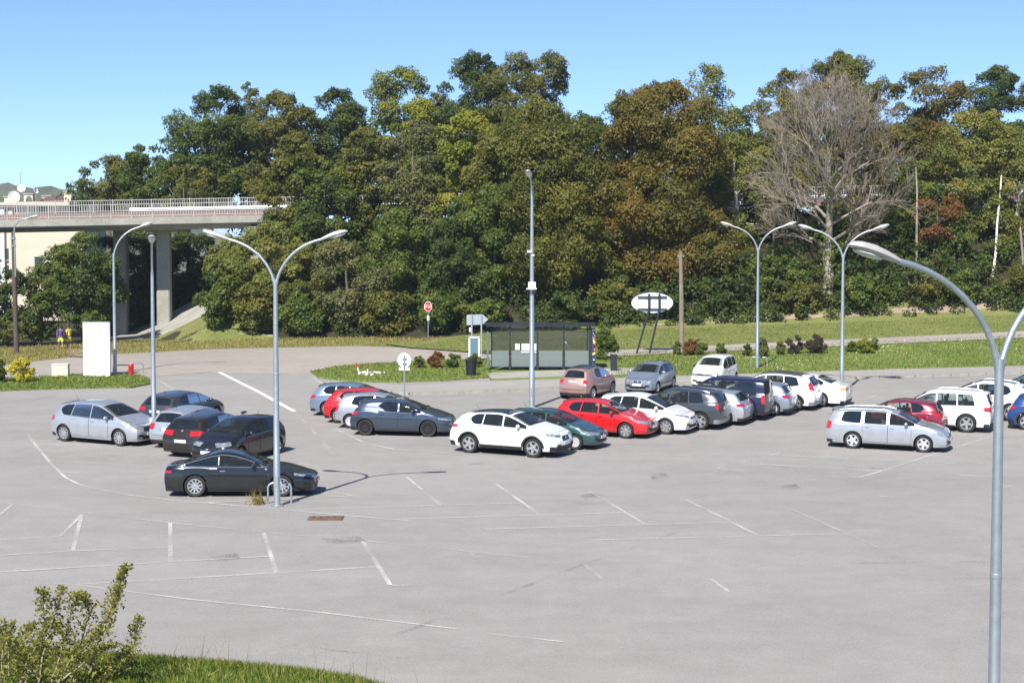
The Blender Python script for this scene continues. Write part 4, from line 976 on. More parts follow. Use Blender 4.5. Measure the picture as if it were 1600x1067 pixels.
def car(name, label, cat, shp, paint, pix, ref, heading, rim=('alloy5', 'alloy'), panes=None, doors=None, tl=None, hl=None, front=True, rear=True, clad=False, rails=False, roof_mat=None, trim=None, grille=None,
        glass='glass', plate_r=True, mirror=None, tailglass=True, antenna=True, emblem=True, arch_trim=False, tl_mat='taillight', spoiler=True, group='cars parked in the car park', plate_z=None, bumper=None, rail_mat='chrome', zoff=0.0, dark_hatch=False):
    s = shp; rot = Matrix.Rotation(R(heading), 3, 'Z'); g = G(*pix)
    o = g - rot @ Vector((ref[0], ref[1], 0))
    # settle on the slope under the four wheels
    cs = [o + rot @ Vector((a * s.wb / 2, b * s.W * .44, 0)) for a in (-1, 1) for b in (-1, 1)]
    zc = [h(c.x, c.y) for c in cs]; z = sum(zc) / 4
    pit = math.atan2((zc[2] + zc[3] - zc[0] - zc[1]) / 2, s.wb); rol = math.atan2((zc[1] + zc[3] - zc[0] - zc[2]) / 2, s.W * .88)
    root = empty(name, (o.x, o.y, z + .006)); root.rotation_euler = (Matrix.Rotation(R(heading), 3, 'Z') @ Matrix.Rotation(-pit, 3, 'Y') @ Matrix.Rotation(rol, 3, 'X')).to_euler()
    tag(root, label, cat, group)
    cuts = [(a_, b_) for (a_, b_, k_, m_) in panes if k_ == 0]; tops = [(s.pc + .06, s.pw)] + ([(s.pr + .05, s.pb - .03)] if s.style == 'notch' else [])
    bd = s.body(cuts, tops); bd.materials.append(M[paint]); bd.materials.append(M['under']); body = link('body', bd, None, root)
    def part(nm, me, m, parent=None): return link(nm, me, m, parent or root)
    # wheels
    ty, disc, rm = wheel_meshes(s.rw, rim[0])
    for a in s.axles:
        for sd in (-1, 1):
            wl_ = part('wheel', disc, 'brake'); wl_.location = (s.X(a), sd * (s.W / 2 - .125), s.rw); wl_.rotation_euler = (0, random.uniform(0, 1), 0 if sd < 0 else math.pi)
            part('tyre', ty, 'tyre', wl_); part('rim', rm, rim[1], wl_)
    # side windows: list of (p0, p1, rear kick-up, lower front rise)
    def zlo(p, q=0): return s.belt(p) + .008 + q
    def zhi(p): ys, zs, T, zb = s.sec(p); return zs[8] + (zs[-1] - zs[8]) * .925
    for sd in (-1, 1):
        for (p0, p1, kick, m_) in panes:
            rows = []; ps = lin(p0, p1, 9)
            for t in lin(0, 1, 6):
                r_ = []
                for i, p in enumerate(ps):
                    e = i / 8; lo = zlo(p, kick * max(0, (e - .45) / .55) ** 1.5); hi = max(lo + .012, zhi(p)); hi = max(hi - (.5 * kick * max(0, (e - .6) / .4) ** 2), lo + .01)
                    r_.append(s.side(p, lo + (hi - lo) * t, sd, .007))
                rows.append(r_)
            part('side_window', gridmesh('side_window', rows), 'car_glass_clear' if kick == 0 else 'glass')
        for (p0, p1) in doors:
            for nm, off, ins, m_ in (('door_gap', .003, 0.0, 'seam'), ('door', .007, .009, paint)):
                rows = []; ps = lin(p0 + ins, p1 - ins, 14)
                for t in lin(0, 1, 7):
                    rows.append([s.side(p, max(s.clr + .09 + ins, s.arch(p) + .012 + ins) + (s.belt(p) - .004 - ins - max(s.clr + .09 + ins, s.arch(p) + .012 + ins)) * t, sd, off) for p in ps])
                if nm == 'door_gap': part('door_gap', gridmesh(nm, rows), m_, body)
                else:
                    d_ = part('door', gridmesh(nm, rows), m_)
                    hp_ = s.side(p1 - .17, s.belt(p1) - .11, sd, .022); MB().box(hp_, (.17, .03, .03)).build('handle', paint if trim != 'chrome' else 'chrome', d_)
        # mirror
        mp = s.pc + .42; q = s.side(mp, s.belt(mp) + .03, sd, .0)
        mm = MB().ell((q[0], q[1] + sd * .12, q[2] + .05), (.07, .11, .075), 10, 8).box((q[0], q[1] + sd * .02, q[2] + .0), (.06, .10, .04)).build('mirror', mirror or paint, root)
        # headlights and tail lights
        if hl:
            (q0, q1, za, zb_, zc_, zd_) = hl      # from q0 (end face) to q1 (flank): lower/upper z at q0, lower/upper at q1
            rows = [[s.wrap('front', q, (za + (zc_ - za) * (q - q0) / (q1 - q0)) * (1 - t) + (zb_ + (zd_ - zb_) * (q - q0) / (q1 - q0)) * t, sd, .008) for q in lin(q0, q1, 12)] for t in lin(0, 1, 5)]
            part('headlight', gridmesh('headlight', rows), 'headlight')
            fz = s.clr + .17
            rows = [[s.wrap('front', q, fz + .08 * t, sd, .01) for q in lin(-.30, -.08, 5)] for t in lin(0, 1, 3)]
            part('fog_light', gridmesh('fog_light', rows), 'grille' if not clad else 'black_plastic')
        if tl:
            (q0, q1, za, zb_, zc_, zd_) = tl
            rows = [[s.wrap('rear', q, (za + (zc_ - za) * (q - q0) / (q1 - q0)) * (1 - t) + (zb_ + (zd_ - zb_) * (q - q0) / (q1 - q0)) * t, sd, .010) for q in lin(q0, q1, 12)] for t in lin(0, 1, 6)]
            part('tail_light', gridmesh('tail_light', rows), tl_mat)
        # sill and arch trims
        sm = 'black_plastic'
        rows = [[s.side(p, max(s.clr - .005, s.arch(p)) + (.13 if clad else .045) * t, sd, .010) for p in lin(s.axles[0] + s.Ra + .02, s.axles[1] - s.Ra - .02, 12)] for t in (0, .5, 1)]
        part('sill_trim', gridmesh('sill_trim', rows), sm if (clad or trim != 'paint') else paint)
        if clad or arch_trim:
            for a in s.axles:
                rows = []
                for rr2 in (s.Ra - .002, s.Ra + .03, s.Ra + .06):
                    r_ = []
                    for k in range(17):
                        th = math.pi * k / 16; p = a - rr2 * math.cos(th); zz = s.rw + rr2 * math.sin(th)
                        p = min(max(p, .03), s.L - .03); r_.append(s.side(p, max(zz, s.zbot(p) + .001), sd, .012))
                    rows.append(r_)
                part('arch_trim', gridmesh('arch_trim', rows), sm)
        if rails:
            pts = [s.top(p, .90 * sd, .035 if 0 < i < 8 else .0) for i, p in enumerate(lin(s.pw + .25, s.L - .25, 9))]
            MB().tube(pts, .02, 6).build('roof_rail', rail_mat, root)
    # windscreen
    rows = [[s.top(p, f, .006) for f in lin(-.95, .95, 11)] for p in lin(s.pc + .06, s.pw + .0, 8)]
    ws = part('windscreen', gridmesh('windscreen', rows), 'car_glass_clear')
    # cabin seen through the glass
    hw = s.W / 2 * .83; zb0 = s.belt(s.pc + 1.0); zt0 = zb0 - .14
    x0, x1 = s.X(s.pc + .30), s.X(min(s.L - .80, (s.pr if s.style == 'hatch' else s.pb) + .0)); cab = random.choice(['cabin', 'cabin', 'cabin_light'])
    MB().box(((x0 + x1) / 2, 0, (s.clr + .12 + zt0) / 2), (x0 - x1, hw * 2, zt0 - s.clr - .12)).build('cabin_floor', 'cabin', root)
    MB().add([(x0 + .12, -hw, zt0), (x0 + .12, hw, zt0), (x0 - .28, hw, zt0), (x0 - .28, -hw, zt0), (x0 + .12, -hw, zt0 + .06), (x0 + .12, hw, zt0 + .06), (x0 - .25, hw, zt0 + .13), (x0 - .25, -hw, zt0 + .13)], [(0, 1, 2, 3), (4, 5, 6, 7), (0, 1, 5, 4), (2, 3, 7, 6), (0, 3, 7, 4), (1, 2, 6, 5)]).build('dashboard', 'cabin', root)
    sw = [(x0 - .42 - .07 * math.sin(t), hw * .5 + .17 * math.cos(t), zt0 + .10 + .17 * math.sin(t)) for t in np.linspace(0, 2 * math.pi, 17)]
    MB().tube(sw, .014, 5).build('steering_wheel', 'black_plastic', root)
    zr0 = s.H - .26
    for yy in (-hw * .5, hw * .5):
        xs0 = s.X(s.pc + 1.28); mb = MB().add([(xs0 + .14, yy - .24, zt0 - .05), (xs0 + .14, yy + .24, zt0 - .05), (xs0 - .02, yy - .24, zt0 - .05), (xs0 - .02, yy + .24, zt0 - .05), (xs0 - .02, yy - .20, zr0 - .16), (xs0 - .02, yy + .20, zr0 - .16), (xs0 - .13, yy - .20, zr0 - .16), (xs0 - .13, yy + .20, zr0 - .16)], [(0, 1, 5, 4), (2, 3, 7, 6), (0, 2, 6, 4), (1, 3, 7, 5), (4, 5, 7, 6)])
        mb.ell((xs0 - .10, yy, zr0 - .06), (.06, .13, .09), 8, 6).build('seat', cab, root)
    if s.L - s.pc > 2.7 and s.style == 'hatch':
        xs0 = s.X(s.pc + 2.10); mb = MB().box((xs0, 0, zt0 + .08), (.14, hw * 1.75, .34))
        for yy in (-hw * .5, hw * .5): mb.ell((xs0 - .02, yy, zt0 + .31), (.05, .12, .08), 8, 6)
        mb.build('rear_seat', cab, root)
    for k in (-1, 1):
        a = Vector(s.top(s.pc + .07, .1 * k - .1, .018)); b = Vector(s.top(s.pc + .20, .62 * k - .02, .018)); MB().tube([a, b], .009, 4).build('wiper', 'black_plastic', ws)
    MB().box(Vector(s.top(s.pw - .12, 0, -.03)), (.05, .22, .06)).build('rear_view_mirror', 'black_plastic', ws)
    for nm, off, ins, m_ in (('bonnet_gap', .003, 0.0, 'seam'), ('bonnet', .006, .010, paint)):
        rows = [[s.top(p, f, off) for f in lin(-.93 + ins, .93 - ins, 11)] for p in lin(.13 + ins, s.pc - .03 - ins, 8)]
        part(nm, gridmesh(nm, rows), m_, body if nm == 'bonnet_gap' else None)
    if s.style == 'hatch':
        for nm, off, ins, m_ in (('tailgate_gap', .002, 0.0, 'seam'), ('tailgate', .005, .010, paint)):
            rows = [[s.cap('rear', f, s.clr + .30 + ins + (s.zg + .01 - ins - s.clr - .30) * t, off) for f in lin(-.84 + ins, .84 - ins, 11)] for t in lin(0, 1, 5)]
            part(nm, gridmesh(nm, rows), m_, body if nm == 'tailgate_gap' else None)
    if roof_mat:
        rows = [[s.top(p, f, .005) for f in lin(-.9, .9, 9)] for p in lin(s.pw + .1, s.L - .35, 10)]
        part('roof_panel', gridmesh('roof_panel', rows), roof_mat)
    # rear glass
    if s.style == 'hatch':
        z0, z1 = s.zg + .02, s.zr - .055
        rows = [[s.cap('rear', f * (.90 - .03 * t), z0 + (z1 - z0) * t, .008) for f in lin(-.92, .92, 11)] for t in lin(0, 1, 6)]
        rg_ = part('rear_window', gridmesh('rear_window', rows), 'glass')
        if dark_hatch:
            rows = [[s.cap('rear', f, s.zg - .22 + .22 * t, .006) for f in lin(-.6, .6, 7)] for t in lin(0, 1, 3)]; part('tailgate_panel', gridmesh('tailgate_panel', rows), 'black_plastic')
        a = Vector(s.cap('rear', 0, z0 + .03, .02)); b = Vector(s.cap('rear', .45, z0 + .14, .02)); MB().tube([a, b], .010, 4).build('wiper', 'black_plastic', rg_)
        if spoiler:
            rows = [[s.top(s.L - .16, f, .012) for f in lin(-.9, .9, 9)], [tuple(np.array(s.top(s.L - .02, f, .018)) + np.array((-.02, 0, 0))) for f in lin(-.9, .9, 9)], [tuple(np.array(s.top(s.L, f, -.01)) + np.array((-.07, 0, 0))) for f in lin(-.88, .88, 9)], [tuple(np.array(s.top(s.L, f, -.045)) + np.array((.0, 0, 0))) for f in lin(-.88, .88, 9)]]
            part('spoiler', gridmesh('spoiler', rows), paint)
    else:
        rows = [[s.top(p, f, .007) for f in lin(-.93, .93, 9)] for p in lin(s.pr + .05, s.pb - .03, 7)]
        part('rear_window', gridmesh('rear_window', rows), 'car_glass_clear')
    # front face: grille, lower intake, plate, emblem
    gz0, gz1, gf = grille or (s.zh - .19, s.zh - .08, .52)
    rows = [[s.cap('front', f, gz0 + (gz1 - gz0) * t, .008) for f in lin(-gf, gf, 9)] for t in lin(0, 1, 4)]
    gr_ = part('grille', gridmesh('grille', rows), 'grille')
    for k in (0, 1):
        zz = gz0 + (gz1 - gz0) * (.3 + .42 * k); MB().tube([s.cap('front', f, zz, .012) for f in lin(-gf * .95, gf * .95, 9)], .008, 4).build('grille_bar', 'chrome', gr_)
    rows = [[s.cap('front', f, s.clr + .05 + .14 * t, .008) for f in lin(-.62, .62, 9)] for t in lin(0, 1, 3)]
    part('lower_intake', gridmesh('lower_intake', rows), 'black_plastic')
    c = Vector(s.cap('front', 0, s.clr + .26, .02)); pl = MB().box(c, (.014, .52, .11)).build('number_plate', 'plate', root); MB().box(c + Vector((.008, .24, 0)), (.006, .04, .10)).build('blue_band', 'plate_blue', pl)
    if emblem:
        c = Vector(s.cap('front', 0, (gz0 + gz1) / 2 + .01, .02)); MB().ell(c, (.012, .055, .045), 10, 6).build('emblem', 'chrome', gr_)
    # rear face
    pz = plate_z or (s.zg - .24); c = Vector(s.cap('rear', 0, pz, .012)); pl = MB().box(c, (.014, .52, .11)).build('number_plate', 'plate', root); MB().box(c + Vector((-.008, .24, 0)), (.006, .04, .10)).build('blue_band', 'plate_blue', pl)
    c = Vector(s.cap('rear', 0, min(s.zg - .06, s.belt(s.L) - .02) if s.style == 'hatch' else s.zd - .10, .012)); MB().ell(c, (.012, .05, .045), 10, 6).build('emblem', 'chrome', root)
    bz = .17 if not clad else .26
    for end in ('front', 'rear'):
        rows = [[s.wrap(end, q, s.clr + .005 + bz * t * (.5 if end == 'front' and not clad else 1) * .7, sd2, .012) for (q, sd2) in [(q, 1) for q in lin(.22, -s.W * .40, 9)] + [(q, -1) for q in lin(-s.W * .40, .22, 9)]] for t in lin(0, 1, 3)]
        part('bumper_trim', gridmesh('bumper_trim', rows), bumper or ('black_plastic' if (clad or end == 'rear') else paint))
    if antenna:
        a = Vector(s.top(s.L - .45 if s.style == 'hatch' else s.pr - .2, 0, 0)); MB().tube([a, a + Vector((-.14, 0, .22))], [.008, .003], 5).build('antenna', 'black_plastic', root)
    MB().tube([(s.X(s.L - .25), -.45, s.clr + .01), (s.X(s.L + .0), -.45, s.clr - .01)], .03, 8).build('exhaust', 'galv', root)
    return root, s
def P4(s, a, b, c, quarter=None, kick=.10):     # usual panes: front door, rear door, quarter light
    r_ = [(s.pc + .12, a, 0, 'glass'), (a + .06, b, 0 if quarter else kick, 'glass')]
    if quarter: r_.append((b + .05, quarter, kick, 'glass'))
    return r_
PAINTS = dict(silver=((.46, .48, .51), .55, .32), silver_blue=((.30, .35, .42), .55, .32), pale_blue=((.22, .29, .38), .5, .3), white=((.80, .80, .79), 0, .3), white2=((.76, .77, .79), 0, .35), black=((.012, .012, .013), .2, .25), brown=((.028, .022, .015), .35, .3),
              anthracite=((.016, .017, .020), .35, .25), graphite=((.055, .062, .072), .45, .3), steel_blue=((.055, .075, .105), .5, .3), red=((.52, .012, .016), 0, .28), red2=((.48, .014, .02), .1, .28), dark_red=((.22, .012, .03), .25, .3), teal=((.04, .095, .095), .45, .3),
              pink=((.42, .26, .225), .5, .33), navy=((.012, .014, .045), .25, .28), blue=((.018, .055, .19), .2, .3), light_blue=((.06, .22, .42), .1, .35))
for k, (c, mt, rg_) in PAINTS.items(): M['paint_' + k] = paint_mat('car_paint_' + k, c, mt, rg_)

S_hatch = lambda **k: Shape(**k)
# --- left group
s = Shape(L=4.27, W=1.78, H=1.60, wb=2.78, fo=.80, rw=.325, zh=.80, pc=.95, zc=1.07, pw=1.78, zw=1.50, pmid=2.5, pr=3.86, zr=1.48, zg=1.06, rg=.10, zbf=.96, zbr=1.07, tum=.38)
car('parked_car', 'silver compact van parked at the far left, nose towards the other left cars', 'car', s, 'paint_silver', (144, 693), (0, -.80), -27, rim=('alloy10', 'alloy'),
    panes=[(1.10, 2.22, 0, 'glass'), (2.27, 3.22, 0, 'glass'), (3.27, 3.95, .20, 'glass')], doors=[(1.32, 2.28), (2.28, 3.25)], tl=(-.10, .16, .80, 1.02, .84, 1.0), hl=(-.34, .26, .66, .77, .72, .86), grille=(.58, .74, .55), trim='paint')
s = Shape(L=4.25, W=1.79, H=1.46, wb=2.6, fo=.88, rw=.32, pr=3.70, zr=1.36, zg=1.02, rg=.20, zbf=.92, zbr=1.02)
car('parked_car', 'dark grey hatchback seen from behind, furthest back of the left group', 'car', s, 'paint_graphite', (241, 673), (-2.1, 0), 69, rim=('alloy5', 'alloy'), panes=P4(s, 2.05, 2.95, 0, 3.75, .14), doors=[(1.30, 2.15), (2.15, 3.0)], tl=(-.30, .18, .80, .95, .84, .96), hl=(-.3, .35, .6, .7, .68, .78))
s = Shape(L=4.15, W=1.73, H=1.47, wb=2.51, fo=.86, rw=.31, pr=3.72, zr=1.38, zg=.98, rg=.13, zbf=.92, zbr=.97)
car('parked_car', 'silver hatchback squeezed between the dark grey and the brown-black cars', 'car', s, 'paint_silver', (252, 695), (-1.25, .76), 69, rim=('hub', 'hubcap'), panes=P4(s, 2.05, 2.9, 0, 3.65, .05), doors=[(1.3, 2.12), (2.12, 2.95)], tl=(-.20, .10, .72, .95, .74, .95), hl=(-.3, .25, .6, .72, .64, .74), glass='glass')
s = Shape(L=4.33, W=1.79, H=1.50, wb=2.61, fo=.90, rw=.325, pr=3.78, zr=1.40, zg=1.04, rg=.22, zbf=.94, zbr=1.04)
car('parked_car', 'brown-black hatchback seen from behind beside the black hatchback', 'car', s, 'paint_brown', (274, 708.5), (-1.305, .79), 68, rim=('alloy5', 'alloy'), panes=P4(s, 2.1, 3.0, 0, 3.75, .12), doors=[(1.35, 2.2), (2.2, 3.05)], tl=(-.42, .14, .80, .98, .86, 1.0), hl=(-.3, .4, .62, .73, .72, .82), plate_z=.62)
s = Shape(L=3.94, W=1.73, H=1.52, wb=2.46, fo=.80, rw=.31, zh=.80, pc=.92, zc=1.04, pw=1.72, zw=1.43, pmid=2.3, pr=3.55, zr=1.40, zg=1.02, rg=.12, zbf=.94, zbr=1.0, fset=.15)
car('parked_car', 'black hatchback facing the camera behind the black coupe', 'car', s, 'paint_black', (432, 709), (-1.23, .77), -114, rim=('alloy7', 'alloy'), panes=P4(s, 1.95, 2.8, 0, 3.45, .08), doors=[(1.25, 2.03), (2.03, 2.85)], tl=(-.12, .14, .85, 1.15, .85, 1.1), hl=(-.36, .22, .66, .80, .70, .84), grille=(.52, .62, .5), glass='glass')
s = Shape(L=4.64, W=1.81, H=1.40, wb=2.69, fo=.98, rw=.335, clr=.17, zh=.66, pc=1.42, zc=.93, pw=2.25, zw=1.31, pmid=2.75, style='notch', pr=3.25, zr=1.315, pb=4.15, zb2=1.02, pd=4.5, zd=.97, zbf=.90, zbr=.94, fset=.14, kf=.24, kr=.15, tum=.46)
lag, ls = car('parked_car', 'black coupe with a chrome window arc beside the nearest left lamp', 'car', s, 'paint_anthracite', (373, 775.8), (0, -.81), 1.5, rim=('alloy10', 'alloy'),
    panes=[(1.62, 2.92, 0, 'glass'), (2.96, 4.02, .02, 'glass')], doors=[(1.50, 2.98)], tl=(-.34, .22, .72, .83, .75, .82), hl=(-.16, .52, .56, .63, .66, .74), grille=(.38, .50, .3), trim='chrome', antenna=False)
for sd in (-1, 1):
    pts = [ls.side(1.52, ls.belt(1.52) + .02, sd, .012)]
    for p in lin(1.66, 4.08, 18):
        ys, zs, T, zb = ls.sec(p); pts.append(ls.side(p, max(ls.belt(p) + .025, zs[8] + (zs[-1] - zs[8]) * .88), sd, .013))
    for p in lin(4.08, 1.55, 14): pts.append(ls.side(p, ls.belt(p) + .018, sd, .013))
    MB().tube(pts, .014, 5).build('window_trim', 'chrome', lag)
# --- middle-left row
s = Shape(L=4.24, W=1.75, H=1.42, wb=2.66, fo=.75, rw=.325, zh=.72, pc=1.30, zc=.97, pw=2.05, zw=1.34, pmid=2.6, pr=3.78, zr=1.34, zg=.98, rg=.16, zbf=.91, zbr=.98)
car('parked_car', 'pale blue hatchback at the far end of the middle-left row', 'car', s, 'paint_pale_blue', (512.5, 650), (-1.33, -.78), -9, rim=('alloy5', 'alloy'), panes=P4(s, 2.40, 3.15, 0, 3.80, .12), doors=[(1.55, 2.46), (2.46, 3.2)], tl=(-.3, .2, .75, .92, .78, .92), hl=(-.3, .3, .58, .7, .64, .74))
s = Shape(L=4.06, W=1.72, H=1.45, wb=2.58, fo=.82, rw=.315, pr=3.55, zr=1.37, zg=1.0, rg=.16, zbf=.92, zbr=1.0)
car('parked_car', 'red hatchback second in the middle-left row', 'car', s, 'paint_red2', (529, 661), (-1.29, -.77), -9, rim=('alloy10', 'alloy'), panes=P4(s, 2.0, 2.85, 0, 3.55, .12), doors=[(1.28, 2.06), (2.06, 2.9)], tl=(-.3, .24, .78, .92, .84, .95), hl=(-.3, .35, .6, .7, .68, .78))
s = Shape(L=3.75, W=1.64, H=1.45, wb=2.36, fo=.74, rw=.29, pr=3.40, zr=1.36, zg=.96, rg=.10, zbf=.90, zbr=.95, pc=.95, pw=1.65, pmid=2.2)
car('parked_car', 'silver small hatchback third in the middle-left row', 'car', s, 'paint_silver', (547.5, 669), (-1.18, -.74), -9, rim=('hub', 'hubcap'), panes=[(1.07, 2.05, 0, 'glass'), (2.12, 3.15, .06, 'glass')], doors=[(1.18, 2.10)], tl=(-.14, .10, .70, .95, .70, .93), hl=(-.3, .2, .6, .72, .64, .74))
s = Shape(L=4.05, W=1.75, H=1.44, wb=2.58, fo=.83, rw=.325, zh=.76, pr=3.62, zr=1.36, zg=1.0, rg=.20, zbf=.93, zbr=1.02)
car('parked_car', 'slate blue-grey hatchback with black wheels nearest in the middle-left row', 'car', s, 'paint_steel_blue', (620, 681.3), (0, -.79), -9, rim=('dark', 'dark_alloy'), panes=[(1.14, 2.02, 0, 'glass'), (2.08, 2.98, .20, 'glass')], doors=[(1.28, 2.08), (2.08, 2.92)], tl=(-.3, .22, .80, .94, .84, .95), hl=(-.32, .36, .60, .69, .70, .78), grille=(.50, .64, .5))
# --- middle row
s = Shape(L=4.38, W=1.81, H=1.59, wb=2.646, fo=.90, rw=.355, clr=.25, zh=.88, pc=1.05, zc=1.10, pw=1.88, zw=1.50, pmid=2.5, pr=3.80, zr=1.48, zg=1.10, rg=.18, zbf=1.03, zbr=1.13, tum=.40)
car('parked_car', 'white crossover with black wheel-arch trim in the middle of the car park', 'car', s, 'paint_white', (783, 711), (0, -.81), -26, rim=('two', 'alloy'), panes=P4(s, 2.12, 3.0, 0, 3.72, .17), doors=[(1.36, 2.2), (2.2, 3.05)], tl=(-.3, .24, .92, 1.04, .96, 1.06), hl=(-.34, .34, .74, .83, .83, .92), clad=True, roof_mat='glass', grille=(.62, .78, .4))
s = Shape(L=3.84, W=1.65, H=1.43, wb=2.44, fo=.76, rw=.29, zh=.68, pc=.98, zc=.94, pw=1.75, zw=1.35, pmid=2.2, pr=3.45, zr=1.35, zg=.94, rg=.12, zbf=.88, zbr=.93, fset=.16)
car('parked_car', 'dark teal hatchback tucked behind the white crossover', 'car', s, 'paint_teal', (899, 702.5), (1.22, -.74), -25, rim=('hub', 'hubcap'), panes=P4(s, 1.98, 2.7, 0, 3.35, .08), doors=[(1.18, 2.04), (2.04, 2.75)], tl=(-.14, .12, .7, .9, .7, .9), hl=(-.40, .30, .52, .62, .62, .72), glass='glass')
s = Shape(L=4.06, W=1.70, H=1.44, wb=2.47, fo=.86, rw=.315, zh=.72, pc=1.02, pr=3.58, zr=1.36, zg=.98, rg=.15, zbf=.92, zbr=.99)
car('parked_car', 'bright red hatchback parked between the teal and the white hatchbacks', 'car', s, 'paint_red', (978, 685), (1.235, -.76), -25, rim=('alloy7', 'alloy'), panes=P4(s, 2.02, 2.85, 0, 3.5, .12), doors=[(1.3, 2.1), (2.1, 2.9)], tl=(-.3, .2, .75, .9, .8, .92), hl=(-.32, .3, .56, .67, .65, .75))
s = Shape(L=4.08, W=1.73, H=1.56, wb=2.59, fo=.84, rw=.32, zh=.80, pc=.80, zc=1.02, pw=1.78, zw=1.46, pmid=2.4, pr=3.62, zr=1.44, zg=1.04, rg=.18, zbf=.96, zbr=1.06)
car('parked_car', 'white hatchback nose-out right of the bright red hatchback', 'car', s, 'paint_white', (1040.5, 678.5), (1.295, -.78), -25, rim=('alloy7', 'alloy'), panes=P4(s, 2.0, 2.85, 0, 3.55, .15), doors=[(1.28, 2.08), (2.08, 2.9)], tl=(-.28, .2, .85, .98, .88, 1.0), hl=(-.3, .42, .66, .73, .80, .86), grille=(.62, .68, .45))
s = Shape(L=4.34, W=1.80, H=1.66, wb=2.67, fo=.84, rw=.355, clr=.26, zh=.94, pc=1.15, zc=1.13, pw=1.85, zw=1.55, pmid=2.5, pr=4.0, zr=1.54, zg=1.12, rg=.10, zbf=1.06, zbr=1.10, tum=.34)
car('parked_car', 'dark grey off-roader with silver rear skid plate, tail to the lane', 'car', s, 'paint_graphite', (1094, 671.5), (-1.335, .81), 156, rim=('two', 'dark_alloy'), panes=P4(s, 2.15, 3.0, 0, 3.7, .03), doors=[(1.36, 2.22), (2.22, 3.05)], tl=(-.16, .12, .88, 1.08, .88, 1.08), hl=(-.3, .2, .74, .88, .78, .9), clad=True, rails=True, spoiler=True, bumper='galv')
s = Shape(L=4.30, W=1.79, H=1.46, wb=2.64, fo=.86, rw=.32, pr=3.75, zr=1.37, zg=1.0, rg=.22, zbf=.92, zbr=1.0)
car('parked_car', 'silver hatchback between the dark off-roader and the navy van', 'car', s, 'paint_silver', (1133, 664.5), (-1.32, .79), 156, rim=('alloy5', 'alloy'), panes=P4(s, 2.1, 2.95, 0, 3.72, .12), doors=[(1.3, 2.15), (2.15, 3.0)], tl=(-.36, .2, .80, .92, .82, .93), hl=(-.3, .3, .6, .7, .66, .76))
s = Shape(L=4.36, W=1.76, H=1.80, wb=2.81, fo=.84, rw=.32, clr=.24, zh=.92, pc=.85, zc=1.15, pw=1.60, zw=1.68, pmid=2.6, pr=4.22, zr=1.74, zg=1.12, rg=.05, zbf=1.06, zbr=1.08, tum=.22, kr=.07)
car('parked_van', 'navy blue high-roofed leisure van parked tail-out', 'van', s, 'paint_navy', (1170, 657), (-1.405, .79), 156, rim=('hub', 'hubcap'), panes=[(.98, 1.95, 0, 'glass'), (2.1, 3.0, 0, 'glass'), (3.15, 4.0, .02, 'glass')], doors=[(1.25, 2.05), (2.05, 3.1)], tl=(-.10, .14, .72, 1.12, .74, 1.1), hl=(-.3, .2, .7, .88, .74, .9), spoiler=False, bumper='black_plastic', trim=None, glass='glass')
s = Shape(L=4.1, W=1.74, H=1.45, wb=2.55, fo=.84, rw=.31, pr=3.60, zr=1.36, zg=.98, rg=.2, zbf=.92, zbr=.98)
car('parked_car', 'silver hatchback half hidden between the navy van and the white people carrier', 'car', s, 'paint_silver_blue', (1208, 649.5), (-1.275, .77), 156, rim=('hub', 'hubcap'), panes=P4(s, 2.0, 2.85, 0, 3.55, .1), doors=[(1.28, 2.08), (2.08, 2.9)], tl=(-.3, .2, .78, .92, .8, .93), hl=(-.3, .3, .6, .7, .66, .76), glass='glass')
s = Shape(L=4.45, W=1.83, H=1.66, wb=2.70, fo=.90, rw=.33, clr=.24, zh=.88, pc=.95, zc=1.10, pw=1.80, zw=1.55, pmid=2.5, pr=4.02, zr=1.54, zg=1.10, rg=.12, zbf=1.03, zbr=1.10, tum=.36)
car('parked_car', 'white people carrier with grey bumper and tall red tail lights', 'car', s, 'paint_white', (1243, 641.5), (-1.35, .81), 156, rim=('alloy5', 'alloy'), panes=P4(s, 2.15, 3.05, 0, 3.85, .06), doors=[(1.34, 2.22), (2.22, 3.1)], tl=(-.10, .16, .92, 1.34, .96, 1.20), hl=(-.3, .25, .72, .86, .76, .88), rails=True, rail_mat='black_plastic', bumper='galv', clad=True, roof_mat='paint_graphite')
s = Shape(L=4.87, W=1.85, H=1.46, wb=2.87, fo=.84, rw=.335, zh=.76, pc=1.42, zc=.98, pw=2.15, zw=1.37, pmid=2.8, style='notch', pr=3.45, zr=1.39, pb=4.22, zb2=1.06, pd=4.72, zd=1.02, zbf=.93, zbr=1.0, kr=.12)
car('parked_car', 'white saloon with amber and clear tail lights at the end of the row', 'car', s, 'paint_white', (1282, 635.8), (-1.435, .82), 157, rim=('alloy5', 'alloy'), panes=P4(s, 2.45, 3.3, 0, 3.85, .06), doors=[(1.62, 2.52), (2.52, 3.4)], tl=(-.36, .24, .78, .94, .80, .90), tl_mat='amber', hl=(-.3, .3, .6, .72, .66, .76), antenna=False, plate_z=.72)
